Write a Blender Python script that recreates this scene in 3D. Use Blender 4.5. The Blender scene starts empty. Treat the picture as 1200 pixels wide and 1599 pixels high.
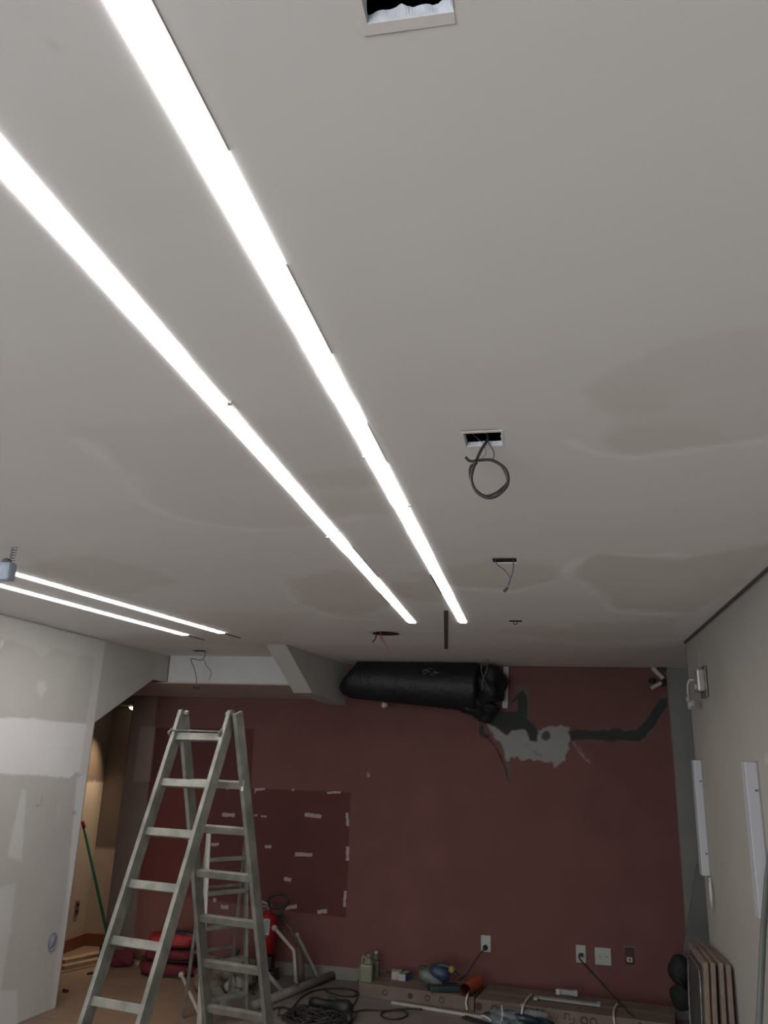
import bpy, bmesh, math, random
import numpy as np
from mathutils import Vector, Matrix
random.seed(7)
scene = bpy.context.scene
COL = scene.collection
# ------------------------------------------------------------------ camera
CAMZ = 1.79
F_PX = 1250.0
ROT = np.array([[0.9822541220459646, 0.18460520435442576, 0.03313243499913394],
                [-0.02425948466432353, 0.300223163232176, -0.9535604488770953],
                [-0.18597934597027863, 0.9358349057307741, 0.29937386674247396]])
cd = bpy.data.cameras.new('camera')
cam = bpy.data.objects.new('camera', cd); COL.objects.link(cam)
cam.location = (0, 0, CAMZ)
r_, d_, f_ = ROT
cam.rotation_euler = Matrix(((r_[0], -d_[0], -f_[0]), (r_[1], -d_[1], -f_[1]), (r_[2], -d_[2], -f_[2]))).to_euler()
cd.sensor_fit = 'VERTICAL'; cd.sensor_height = 36.0; cd.lens = F_PX * 36.0 / 1599.0
cd.clip_start = 0.02
scene.camera = cam
# ------------------------------------------------------------------ world and light
scene.view_settings.view_transform = 'Standard'
scene.view_settings.look = 'None'
scene.view_settings.gamma = 1.0
scene.view_settings.exposure = 0.0
W = bpy.data.worlds.new('world'); scene.world = W; W.use_nodes = True
W.node_tree.nodes['Background'].inputs[0].default_value = (0.01, 0.01, 0.011, 1)
W.node_tree.nodes['Background'].inputs[1].default_value = 1.0
LED = 21.0            # radiance of the ceiling light lines
WIN = 175.0           # daylight through the shop window behind the camera
SPOT = 105.0
ld = bpy.data.lights.new('window_daylight', 'AREA'); ld.shape = 'RECTANGLE'; ld.size = 3.4; ld.size_y = 1.9
ld.energy = WIN; ld.color = (0.93, 0.97, 1.0)
lo = bpy.data.objects.new('window_daylight', ld); COL.objects.link(lo)
lo.location = (-1.9, -3.3, 1.25); lo.rotation_euler = (math.radians(90), 0, 0)

CEIL = 2.69
YF = 7.6             # far wall
XR = 1.03            # right wall

# ------------------------------------------------------------------ from the photograph to real surfaces
def ray(px, py):
    return ROT.T @ np.array([(px - 600) / F_PX, (py - 799.5) / F_PX, 1.0])
def on_z(px, py, z):
    d = ray(px, py); return Vector(d * (z - CAMZ) / d[2]) + Vector((0, 0, CAMZ))
def on_y(px, py, y):
    d = ray(px, py); return Vector(d * y / d[1]) + Vector((0, 0, CAMZ))
def on_x(px, py, x):
    d = ray(px, py); return Vector(d * x / d[0]) + Vector((0, 0, CAMZ))
def on_plane(px, py, p0, n):
    d = Vector(ray(px, py)); c = Vector((0, 0, CAMZ))
    return c + d * ((Vector(p0) - c).dot(n) / d.dot(n))

# ------------------------------------------------------------------ materials
def lin(c):
    return tuple(((v / 12.92) if v <= .04045 else ((v + .055) / 1.055) ** 2.4) for v in c)
MATS = {}
def mat(name, col, rough=0.6, metal=0.0, noise=0.08, scale=12.0, bump=0.0, emit=None, spec=0.4, attr=False, col2=None, trans=0.0, alpha=1.0, coord='Object'):
    if name in MATS: return MATS[name]
    m = bpy.data.materials.new(name); m.use_nodes = True; MATS[name] = m
    nt = m.node_tree; N = nt.nodes; L = nt.links
    b = N['Principled BSDF']
    b.inputs['Roughness'].default_value = rough; b.inputs['Metallic'].default_value = metal
    b.inputs['Specular IOR Level'].default_value = spec
    b.inputs['Transmission Weight'].default_value = trans
    b.inputs['Alpha'].default_value = alpha
    tc = N.new('ShaderNodeTexCoord')
    nz = N.new('ShaderNodeTexNoise'); nz.inputs['Scale'].default_value = scale; nz.inputs['Detail'].default_value = 5
    L.new(tc.outputs[coord], nz.inputs['Vector'])
    mx = N.new('ShaderNodeMix'); mx.data_type = 'RGBA'
    c2 = col2 if col2 else tuple(v * (1 - noise * 2) for v in col)
    if attr:
        a = N.new('ShaderNodeAttribute'); a.attribute_name = 'tone'
        mul = N.new('ShaderNodeMix'); mul.data_type = 'RGBA'; mul.blend_type = 'MULTIPLY'
        mul.inputs[0].default_value = 1.0
        mr = N.new('ShaderNodeMapRange'); mr.inputs[1].default_value = .3; mr.inputs[2].default_value = .7
        mr.inputs[3].default_value = 1 - noise; mr.inputs[4].default_value = 1 + noise * .5
        L.new(nz.outputs[0], mr.inputs[0]); L.new(a.outputs['Color'], mul.inputs[6]); L.new(mr.outputs[0], mul.inputs[7])
        L.new(mul.outputs[2], b.inputs['Base Color'])
    else:
        mr = N.new('ShaderNodeMapRange'); mr.inputs[1].default_value = .35; mr.inputs[2].default_value = .65
        L.new(nz.outputs[0], mr.inputs[0]); L.new(mr.outputs[0], mx.inputs[0])
        mx.inputs[6].default_value = (*col, 1); mx.inputs[7].default_value = (*c2, 1)
        L.new(mx.outputs[2], b.inputs['Base Color'])
    if bump:
        bp = N.new('ShaderNodeBump'); bp.inputs['Strength'].default_value = bump; bp.inputs['Distance'].default_value = .01
        nb = N.new('ShaderNodeTexNoise'); nb.inputs['Scale'].default_value = scale * 4; nb.inputs['Detail'].default_value = 4
        L.new(tc.outputs[coord], nb.inputs['Vector']); L.new(nb.outputs[0], bp.inputs['Height']); L.new(bp.outputs[0], b.inputs['Normal'])
    if emit:
        b.inputs['Emission Color'].default_value = (*emit[0], 1); b.inputs['Emission Strength'].default_value = emit[1]
    return m

M_CEIL = mat('ceiling_plaster', (0.8, 0.78, 0.76), 0.85, noise=.03, scale=1.2, attr=True, bump=.05)
M_WALL = mat('painted_wall', (0.6, 0.6, 0.6), 0.75, noise=.05, scale=2.5, attr=True, bump=.05)
M_REDW = mat('maroon_wall', (0.2, 0.08, 0.07), 0.8, spec=.25, noise=.10, scale=3, attr=True, bump=.05)
M_WHITE = mat('white_paint', (0.62, 0.62, 0.62), 0.6, noise=.04, scale=3)
M_GREYP = mat('grey_paint', (0.22, 0.22, 0.21), 0.7, noise=.05, scale=3)
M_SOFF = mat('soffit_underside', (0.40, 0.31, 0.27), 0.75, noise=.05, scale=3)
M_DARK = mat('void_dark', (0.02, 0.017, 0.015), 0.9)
M_DIFF = mat('led_diffuser', (0.9, 0.9, 0.9), 0.5, emit=((1.0, 0.98, 0.955), LED), noise=0)
M_ALU = mat('aluminium', (0.29, 0.29, 0.255), 0.5, metal=.55, noise=.18, scale=9, bump=.1, spec=.5)
M_ALUD = mat('dull_steel', (0.2, 0.2, 0.19), 0.5, metal=.6, noise=.2, scale=20)
M_BLACKP = mat('black_plastic', (0.018, 0.018, 0.02), 0.5, noise=.2, scale=20)
M_CABLE = mat('dark_cable', (0.026, 0.022, 0.021), 0.6, noise=.1, scale=30)
M_DUCT = mat('duct_foil', (0.011, 0.013, 0.017), 0.55, noise=.3, scale=4, bump=.9)
M_TAPE = mat('tape_residue', (0.33, 0.265, 0.25), 0.7, noise=.1, scale=40)
M_PLATE = mat('white_plastic', (0.33, 0.335, 0.31), 0.4, noise=.03, scale=10)
M_CARD = mat('cardboard', (0.155, 0.115, 0.09), 0.8, noise=.12, scale=6, bump=.1)
M_CARDK = mat('cardboard_print', (0.05, 0.036, 0.03), 0.8, noise=.1)
M_RED = mat('red_fabric', (0.34, 0.02, 0.025), 0.7, noise=.15, scale=15, bump=.3)
M_REDX = mat('red_enamel', (0.20, 0.008, 0.012), 0.35, noise=.08, scale=8)
M_GREEN = mat('green_handle', (0.02, 0.16, 0.08), 0.45, noise=.08)
M_WOOD = mat('light_wood', (0.42, 0.30, 0.19), 0.7, noise=.15, scale=8)
M_WEDGE = mat('board_edge_wood', (0.20, 0.145, 0.115), 0.7, noise=.15, scale=8)
M_CREAM = mat('cream_tube', (0.33, 0.285, 0.23), 0.5, noise=.08, scale=12)
M_TUBE = mat('grey_tube', (0.22, 0.21, 0.19), 0.5, noise=.1, scale=12)
M_ORANGE = mat('orange_hose', (0.30, 0.06, 0.028), 0.5, noise=.1, scale=12)
M_BLUE = mat('blue_plastic', (0.022, 0.042, 0.085), 0.45, noise=.1, scale=12)
M_TEAL = mat('dark_teal', (0.02, 0.035, 0.035), 0.5, noise=.1)
M_YEL = mat('yellow_plastic', (0.26, 0.16, 0.04), 0.5, noise=.1)
M_JUG = mat('jug_plastic', (0.15, 0.16, 0.10), 0.4, noise=.06, scale=6)
M_JUG2 = mat('jug_plastic_clear', (0.09, 0.085, 0.07), 0.35, noise=.06, scale=6)
M_CLEAR = mat('clear_plastic', (0.45, 0.47, 0.5), 0.15, noise=.1, alpha=.45, spec=.8)
M_BASE = mat('grey_skirting', (0.17, 0.17, 0.15), 0.7, noise=.12, scale=8)
M_BASEW = mat('wood_skirting', (0.24, 0.085, 0.035), 0.6, noise=.1, scale=8)
M_DBOARD = mat('dark_board', (0.055, 0.058, 0.056), 0.45, noise=.2, scale=5)
M_GBOARD = mat('grey_board', (0.115, 0.12, 0.115), 0.7, noise=.08, scale=4)
M_BLUEW = mat('blue_wire', (0.05, 0.06, 0.11), 0.6)
M_ORW = mat('orange_wire', (0.22, 0.07, 0.04), 0.6)
M_WIREG = mat('grey_wire', (0.12, 0.12, 0.12), 0.6)
M_WIREW = mat('white_wire', (0.5, 0.49, 0.46), 0.6)

# ------------------------------------------------------------------ mesh helpers
class MB:
    def __init__(s): s.v = []; s.f = []; s.sm = []
    def add(s, vs, fs, smooth=False):
        o = len(s.v); s.v += [tuple(v) for v in vs]; s.f += [tuple(i + o for i in f) for f in fs]; s.sm += [smooth] * len(fs)
        return s
    def box(s, c, size, rot=None, bev=0.0):
        bm = bmesh.new(); bmesh.ops.create_cube(bm, size=1.0)
        bmesh.ops.scale(bm, vec=size, verts=bm.verts)
        if bev: bmesh.ops.bevel(bm, geom=bm.edges[:], offset=bev, segments=2, affect='EDGES', profile=.6)
        M = Matrix.Translation(Vector(c)) @ (rot.to_4x4() if rot is not None else Matrix())
        bm.transform(M); bm.verts.index_update()
        s.add([v.co for v in bm.verts], [[v.index for v in f.verts] for f in bm.faces]); bm.free(); return s
    def beam(s, a, b, w, t, up=(0, 0, 1), bev=0.002):
        # box from a to b; w = size along (up made perpendicular), t = the remaining size
        a = Vector(a); b = Vector(b); d = (b - a); L = d.length; d.normalize()
        u = Vector(up); u = (u - d * u.dot(d)).normalized(); q = d.cross(u)
        R = Matrix((d, u, q)).transposed()
        return s.box((a + b) / 2, (L, w, t), R, bev)
    def tube(s, pts, r, n=8, closed=False, cap=True):
        P = [Vector(p) for p in pts]; m = len(P); R = r if isinstance(r, (list, tuple)) else [r] * m
        vs = []; prev = None
        for i in range(m):
            if closed: t = (P[(i + 1) % m] - P[i - 1])
            else: t = P[min(i + 1, m - 1)] - P[max(i - 1, 0)]
            t.normalize()
            if prev is None:
                u = Vector((0, 0, 1)) if abs(t.z) < .9 else Vector((1, 0, 0))
            else: u = prev
            u = (u - t * u.dot(t)).normalized(); prev = u; w = t.cross(u)
            for k in range(n):
                a = 2 * math.pi * k / n; vs.append(P[i] + (u * math.cos(a) + w * math.sin(a)) * R[i])
        fs = []
        for i in range(m if closed else m - 1):
            j = (i + 1) % m
            for k in range(n): fs.append((i * n + k, i * n + (k + 1) % n, j * n + (k + 1) % n, j * n + k))
        if cap and not closed: fs += [tuple(range(n - 1, -1, -1)), tuple(range((m - 1) * n, m * n))]
        return s.add(vs, fs, True)
    def lathe(s, prof, c, axis=(0, 0, 1), n=20):
        ax = Vector(axis).normalized(); u = ax.orthogonal().normalized(); w = ax.cross(u); c = Vector(c); vs = []
        for (r, z) in prof:
            for k in range(n):
                a = 2 * math.pi * k / n; vs.append(c + ax * z + (u * math.cos(a) + w * math.sin(a)) * r)
        fs = []
        for i in range(len(prof) - 1):
            for k in range(n): fs.append((i * n + k, i * n + (k + 1) % n, (i + 1) * n + (k + 1) % n, (i + 1) * n + k))
        fs += [tuple(range(n - 1, -1, -1)), tuple(range((len(prof) - 1) * n, len(prof) * n))]
        return s.add(vs, fs, True)
    def prism(s, poly, off):
        # poly: 3-D points in one plane, extruded by vector off
        n = len(poly); off = Vector(off); P = [Vector(p) for p in poly]
        fs = [tuple(range(n)), tuple(range(2 * n - 1, n - 1, -1))] + [(i, (i + 1) % n, n + (i + 1) % n, n + i) for i in range(n)]
        return s.add(P + [p + off for p in P], fs)
    def blob(s, c, size, rot=0.0, lump=.12, seed=0, n=14, flat=1.0):
        rr = random.Random(seed); ph = [rr.uniform(0, 6.28) for _ in range(6)]
        bm = bmesh.new(); bmesh.ops.create_uvsphere(bm, u_segments=n * 2, v_segments=n, radius=1)
        for v in bm.verts:
            p = v.co.copy()
            k = 1 + lump * (math.sin(3 * p.x + ph[0]) * math.sin(3.3 * p.y + ph[1]) + .6 * math.sin(5 * p.z + ph[2] + 4 * p.x) + .4 * math.sin(9 * p.y + ph[3]) * math.sin(8 * p.x + ph[4]))
            q = Vector([math.copysign(abs(a) ** flat, a) for a in p]) * k
            v.co = Vector((q.x * size[0], q.y * size[1], q.z * size[2]))
        bm.transform(Matrix.Translation(Vector(c)) @ Matrix.Rotation(rot, 4, 'Z')); bm.verts.index_update()
        s.add([v.co for v in bm.verts], [[v.index for v in f.verts] for f in bm.faces], True); bm.free(); return s
    def build(s, name, m, parent=None):
        me = bpy.data.meshes.new(name)
        if parent is not None:
            o0 = parent.matrix_world_loc if hasattr(parent, 'matrix_world_loc') else None
        loc = Vector(parent['_loc']) if (parent is not None and '_loc' in parent) else Vector((0, 0, 0))
        me.from_pydata([Vector(v) - loc for v in s.v], [], s.f); me.update()
        me.polygons.foreach_set('use_smooth', s.sm)
        bm = bmesh.new(); bm.from_mesh(me); bmesh.ops.recalc_face_normals(bm, faces=bm.faces[:]); bm.to_mesh(me); bm.free()
        me.materials.append(m)
        o = bpy.data.objects.new(name, me); COL.objects.link(o)
        if parent is not None: o.parent = parent; o['_loc'] = tuple(loc)
        return o
def tag(o, label, cat=None, group=None, kind=None):
    if label: o['label'] = label
    if cat: o['category'] = cat
    if group: o['group'] = group
    if kind: o['kind'] = kind
    return o
def thing(name, label, cat, loc, group=None):
    o = bpy.data.objects.new(name, None); COL.objects.link(o); o.location = Vector(loc); o.empty_display_size = .05
    o['_loc'] = tuple(Vector(loc)); return tag(o, label, cat, group)
def struct(o): o['kind'] = 'structure'; return o
def arc(pts, n=6):
    # Catmull-Rom through the points
    P = [Vector(p) for p in pts]; P = [P[0] * 2 - P[1]] + P + [P[-1] * 2 - P[-2]]; out = []
    for i in range(1, len(P) - 2):
        for k in range(n):
            t = k / n; a, b, c, d = P[i - 1], P[i], P[i + 1], P[i + 2]
            out.append(.5 * ((2 * b) + (c - a) * t + (2 * a - 5 * b + 4 * c - d) * t * t + (3 * b - a - 3 * c + d) * t ** 3))
    out.append(P[-2]); return out

# ---------- painted surfaces: a dense grid with the colour of paint, plaster and stains as an attribute
def sdist(poly, U, V):
    n = len(poly); inside = np.zeros(U.shape, bool); dist = np.full(U.shape, 1e9)
    for i in range(n):
        x1, y1 = poly[i]; x2, y2 = poly[(i + 1) % n]
        c = ((y1 > V) != (y2 > V)); xi = (x2 - x1) * (V - y1) / ((y2 - y1) if y2 != y1 else 1e-12) + x1
        inside ^= (c & (U < xi))
        dx, dy = x2 - x1, y2 - y1; t = np.clip(((U - x1) * dx + (V - y1) * dy) / (dx * dx + dy * dy + 1e-12), 0, 1)
        dist = np.minimum(dist, np.hypot(U - x1 - t * dx, V - y1 - t * dy))
    return np.where(inside, -dist, dist)
def ldist(line, U, V):
    dist = np.full(U.shape, 1e9)
    for (x1, y1), (x2, y2) in zip(line[:-1], line[1:]):
        dx, dy = x2 - x1, y2 - y1; t = np.clip(((U - x1) * dx + (V - y1) * dy) / (dx * dx + dy * dy + 1e-12), 0, 1)
        dist = np.minimum(dist, np.hypot(U - x1 - t * dx, V - y1 - t * dy))
    return dist
_NT = np.random.RandomState(5).rand(64, 64) * 2 - 1
def _vn(x, y):
    xi = np.floor(x).astype(int); yi = np.floor(y).astype(int); fx = x - xi; fy = y - yi
    fx = fx * fx * (3 - 2 * fx); fy = fy * fy * (3 - 2 * fy); g = lambda a, b: _NT[a % 64, b % 64]
    return (g(xi, yi) * (1 - fx) + g(xi + 1, yi) * fx) * (1 - fy) + (g(xi, yi + 1) * (1 - fx) + g(xi + 1, yi + 1) * fx) * fy
def wob(U, V, s, k):
    s = s * .55
    return 1.3 * _vn(U * s + k * 7, V * s) + .8 * _vn(U * s * 2.3 + 9, V * s * 2.3 + k) + .4 * _vn(U * s * 5.1, V * s * 5.1 + 3)
def painted(name, us, vs, to3d, base, layers, mt, holes=(), keep=None):
    U, V = np.meshgrid(us, vs)
    C = np.zeros(U.shape + (3,)); C[:] = base
    for L in layers:
        kind, geo, colr, soft, alpha = L[:5]; w = L[5] if len(L) > 5 else 0; wd = L[6] if len(L) > 6 else 0
        j = wob(U, V, w, 1.3) * wd if w else 0
        if kind == 'poly': d = sdist(geo, U, V) + j; a = np.clip(.5 - d / soft, 0, 1)
        else: d = ldist(geo, U, V) + j - L[7]; a = np.clip(.5 - d / soft, 0, 1)
        a = (a * a * (3 - 2 * a) * alpha)[..., None]
        C = C * (1 - a) + np.array(colr) * a
    nu, nv = len(us), len(vs)
    idx = np.arange(nu * nv).reshape(nv, nu)
    P = to3d(U.ravel(), V.ravel())
    um = (us[:-1] + us[1:]) / 2; vm = (vs[:-1] + vs[1:]) / 2; UM, VM = np.meshgrid(um, vm)
    ok = np.ones(UM.shape, bool)
    for (a, b, c, d) in holes: ok &= ~((UM > a) & (UM < b) & (VM > c) & (VM < d))
    if keep is not None: ok &= keep(UM, VM)
    q = np.stack([idx[:-1, :-1], idx[:-1, 1:], idx[1:, 1:], idx[1:, :-1]], -1)[ok]
    me = bpy.data.meshes.new(name)
    me.vertices.add(len(P)); me.vertices.foreach_set('co', P.astype(np.float32).ravel())
    me.loops.add(q.size); me.loops.foreach_set('vertex_index', q.ravel().astype(np.int32))
    me.polygons.add(len(q)); me.polygons.foreach_set('loop_start', (np.arange(len(q)) * 4).astype(np.int32))
    me.update(calc_edges=True)
    at = me.attributes.new('tone', 'FLOAT_COLOR', 'POINT')
    at.data.foreach_set('color', np.concatenate([C.reshape(-1, 3), np.ones((nu * nv, 1))], 1).astype(np.float32).ravel())
    me.materials.append(mt)
    o = bpy.data.objects.new(name, me); COL.objects.link(o)
    sol = o.modifiers.new('thickness', 'SOLIDIFY'); return o, sol
def axis(a, b, step, extra=()):
    s = set(np.round(np.arange(a, b + step / 2, step), 5)); s = sorted(x for x in s if all(abs(x - e) > step * .3 for e in extra)) + list(extra)
    return np.array(sorted(s))

# ================================================================== CEILING
def cz(*pp): return [tuple(on_z(x, y, CEIL)[:2]) for x, y in pp]
HX0, HX1 = -0.196, -0.090
H = {'vent': (HX0 - .0, HX1 + .005, .60, .765), 'h2': (HX0, HX1, 2.10, 2.198), 'h3': (HX0, HX1, 3.545, 3.615), 'h4': (HX0 + .012, HX1 - .012, 5.16, 5.215)}
h6 = on_z(312, 1016.5, CEIL); H['h6'] = (h6.x - .055, h6.x + .055, h6.y - .04, h6.y + .05)
h5 = on_z(603, 989.5, CEIL); R5 = .098; H['h5'] = (h5.x - R5 - .01, h5.x + R5 + .01, h5.y - R5 - .01, h5.y + R5 + .01)
sl0 = on_z(697, 953, CEIL); sl1 = on_z(697, 1013, CEIL)
bt = (.775, .762, .75)
dk = (.655, .625, .575); lt = (.88, .87, .855); pk = (.655, .58, .53); md = (.715, .695, .67)
LAY = [
 ('poly', cz((905, 612), (960, 570), (1060, 530), (1260, 505), (1260, 680), (1090, 703), (960, 714), (925, 692), (955, 655), (930, 640)), md, .05, .8, 9, .02),
 ('poly', cz((912, 605), (1010, 600), (1060, 610), (1030, 642), (940, 645)), dk, .05, .35, 9, .02),
 ('poly', cz((940, 690), (980, 665), (1080, 665), (1190, 690), (980, 710)), dk, .05, .35, 9, .02),
 ('line', cz((890, 690), (930, 708), (990, 716), (1080, 704), (1240, 680)), lt, 0.05, 0.8, 9.0, 0.01, 0.02),
 ('poly', cz((895, 885), (930, 864), (1060, 874), (1230, 840), (1190, 880), (1120, 935), (1080, 955), (960, 950), (935, 925), (905, 905)), dk, .08, .75, 7, .03),
 ('poly', cz((1000, 900), (1110, 890), (1080, 930), (1000, 935)), md, .1, .6, 9, .03),
 ('line', cz((885, 890), (925, 862), (1010, 868), (1080, 868), (1210, 838)), lt, 0.05, 0.7, 7.0, 0.03, 0.02),
 ('line', cz((905, 908), (940, 935), (960, 955), (1060, 962)), lt, 0.06, 0.7, 7.0, 0.03, 0.02),
 ('poly', cz((640, 895), (770, 876), (860, 884), (880, 900), (820, 920), (740, 915), (660, 915)), dk, .1, .55, 8, .03),
 ('line', cz((690, 915), (800, 925), (880, 905), (900, 880)), lt, 0.06, 0.6, 7.0, 0.03, 0.02),
 ('poly', cz((440, 905), (520, 890), (600, 898), (650, 930), (560, 962), (480, 950)), pk, .1, .6, 7, .04),
 ('line', cz((435, 900), (460, 940), (520, 965), (600, 968)), lt, 0.06, 0.5, 7.0, 0.03, 0.02),
 ('poly', cz((600, 905), (690, 912), (700, 940), (640, 940)), dk, .08, .6, 7, .03),
 ('poly', cz((110, 668), (480, 650), (575, 730), (560, 800), (480, 826), (340, 822), (245, 790), (190, 730)), md, .08, .5, 6, .03),
 ('line', cz((130, 690), (185, 735), (215, 780), (280, 812), (380, 828), (480, 825), (560, 808)), lt, 0.05, 0.55, 6.0, 0.02, 0.02),
 ('poly', cz((470, 740), (560, 730), (600, 735), (610, 760), (500, 762)), dk, .05, .5, 7, .015),
 ('poly', cz((480, 775), (600, 770), (620, 800), (500, 805)), dk, .08, .4, 7, .02),
 ('poly', cz((30, 885), (150, 868), (260, 898), (290, 912), (180, 930), (60, 905)), dk, .08, .5, 7, .03),
 ('poly', cz((860, 985), (900, 972), (1070, 962), (1050, 995), (900, 1003)), dk, .12, .55, 7, .05),
 ('poly', cz((730, 985), (850, 978), (900, 985), (860, 1000)), pk, .12, .5, 7, .05),
 ('line', cz((640, 985), (760, 985), (840, 998), (960, 1010)), lt, 0.1, 0.5, 7.0, 0.05, 0.02),
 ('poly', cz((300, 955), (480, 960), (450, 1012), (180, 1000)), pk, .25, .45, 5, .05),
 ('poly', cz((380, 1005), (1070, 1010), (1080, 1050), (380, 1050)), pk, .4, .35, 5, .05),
 ('poly', cz((60, 170), (330, 100), (430, 330), (180, 340)), md, .12, .3, 6, .04),
 ('poly', cz((568, -60), (570, 52), (711, 38), (706, -60)), (.86, .82, .78), .008, .8),
 ('line', cz((560, -60), (569, 52), (690, 40)), (.42, .38, .36), .006, .8, 60, .0006, .0012),
 ('line', cz((706, -40), (713, 38)), (.42, .38, .36), .006, .8, 60, .0006, .0012),
 ('line', cz((30, 12), (52, 38), (85, 75)), (.60, .55, .5), .006, .5, 40, .002, .002),
 ('poly', cz((719, 673), (788, 672), (792, 697), (727, 702)), (.88, .86, .85), .012, .6, 30, .003),
]
ext = (H['vent'][2], H['vent'][3], H['h2'][2], H['h2'][3], H['h3'][2], H['h3'][3], H['h4'][2], H['h4'][3], H['h5'][2], H['h5'][3], H['h6'][2], H['h6'][3])
exx = (HX0, HX1, H['vent'][1], H['h4'][0], H['h4'][1], H['h5'][0], H['h5'][1], H['h6'][0], H['h6'][1])
# fine lines near the camera, coarser behind it
ys = np.array(sorted(list(axis(-3.3, .4, .1)) + list(axis(.42, 1.6, .01, ext[:2])) + list(axis(1.62, YF + .7, .025, ext[2:]))))
xs = np.array(sorted(list(axis(-5.1, -1.0, .025, exx[5:])) + list(axis(-.98, .3, .0125, exx[:5])) + list(axis(.325, 2.0, .025))))
ceil, sol = painted('ceiling', xs, ys, lambda u, v: np.stack([u, v, np.full(u.shape, CEIL)], 1), bt, LAY, M_CEIL, holes=list(H.values()))
sol.thickness = .014; sol.offset = 1.0; struct(ceil)
# ragged gypsum rim inside every cut-out, part of the ceiling
def rim(h, seed, zt=.010, name='cut_edge', ragged=.006):
    rr = random.Random(seed); b = MB(); x0, x1, y0, y1 = h
    ring = []
    for (a, c, n) in (((x0, y0), (x1, y0), 20), ((x1, y0), (x1, y1), 20), ((x1, y1), (x0, y1), 30), ((x0, y1), (x0, y0), 20)):
        for k in range(n): ring.append((a[0] + (c[0] - a[0]) * k / n, a[1] + (c[1] - a[1]) * k / n))
    cx, cy = (x0 + x1) / 2, (y0 + y1) / 2; n = len(ring); vs = []
    for (x, y) in ring: vs.append((x, y, CEIL - .0005))
    for (x, y) in ring:
        q_ = ring.index((x, y)); k = ragged * (.5 + .5 * math.sin(q_ * .55 + seed) * math.sin(q_ * .23 + 1)); l = math.hypot(cx - x, cy - y)
        vs.append((x + (cx - x) / l * k, y + (cy - y) / l * k, CEIL + zt + rr.uniform(0, .0025) - k * .25))
    b.add(vs, [(i, (i + 1) % n, n + (i + 1) % n, n + i) for i in range(n)])
    o = b.build(name, mat('gypsum', (.66, .70, .76), .9, noise=.1, scale=60), ceil); o['label'] = 'ragged pale gypsum edge of the cut-out'; return o
rim(H['vent'], 1, .012, ragged=.012); rim(H['h2'], 2, .012); 
def shade_sheets(h):  # dark sheets added to paint the shade inside a cut-out
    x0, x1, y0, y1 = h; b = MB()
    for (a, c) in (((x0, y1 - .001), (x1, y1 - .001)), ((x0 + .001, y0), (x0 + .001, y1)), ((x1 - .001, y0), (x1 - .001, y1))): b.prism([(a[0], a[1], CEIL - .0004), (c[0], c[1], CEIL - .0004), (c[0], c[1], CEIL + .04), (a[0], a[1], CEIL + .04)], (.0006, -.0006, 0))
    b.build('hole_shade', M_DARK, ceil)['label'] = 'dark sheet standing in for the shade inside the cut-out'
for k_ in ('h3', 'h4', 'h6'): shade_sheets(H[k_])
def collar(x0, x1, y0, y1, h, name='plaster_collar'):
    b = MB(); z = CEIL - .0007
    for (a, c, w_) in (((x0, (y0 + y1) / 2), (h[0], (y0 + y1) / 2), y1 - y0), ((h[1], (y0 + y1) / 2), (x1, (y0 + y1) / 2), y1 - y0)): b.box(((a[0] + c[0]) / 2, a[1], z), (abs(c[0] - a[0]), w_, .0012))
    b.box(((h[0] + h[1]) / 2, (h[3] + y1) / 2, z), (h[1] - h[0], y1 - h[3], .0012)); b.box(((h[0] + h[1]) / 2, (h[2] + y0) / 2, z), (h[1] - h[0], h[2] - y0, .0012))
    b.build(name, mat('collar_plaster', (.80, .775, .745), .85, noise=.03), ceil)['label'] = 'paler plaster collar around the cut-out'
k1 = on_z(568, 52, CEIL); k2 = on_z(712, 39, CEIL); collar(k1.x, k2.x, .585, (k1.y + k2.y) / 2, H['vent'])
k1 = on_z(727, 702, CEIL); k2 = on_z(789, 700, CEIL); collar(k1.x, k2.x, 2.088, k1.y, H['h2'])

b = MB(); n = 40; x0, x1, y0, y1 = H['h5']; vs = []; cx, cy = h5.x, h5.y; hw = R5 + .01
for k in range(n):
    a = 2 * math.pi * k / n; c, s = math.cos(a), math.sin(a); q = hw / max(abs(c), abs(s))
    vs += [(cx + c * R5, cy + s * R5, CEIL), (cx + c * q, cy + s * q, CEIL), (cx + c * R5, cy + s * R5, CEIL + .014)]
fs = []
for k in range(n):
    i, j = 3 * k, 3 * ((k + 1) % n); fs += [(i, i + 1, j + 1, j)]
MB().tube([(cx, cy, CEIL + .0005), (cx, cy, CEIL + .05)], [R5 - .001, R5 - .001], 40, cap=False).build('hole_shade', M_DARK, ceil)  # dark sleeve painting the shade inside the round hole
b.add(vs, fs).build('cut_edge', mat('ceiling_ring', (.66, .61, .57), .85, noise=.03), ceil)
struct(MB().box((-1.5, 3, CEIL + .42), (7.6, 12.4, .05)).build('ceiling', mat('slab_above', (.12, .10, .09), .9)))

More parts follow.
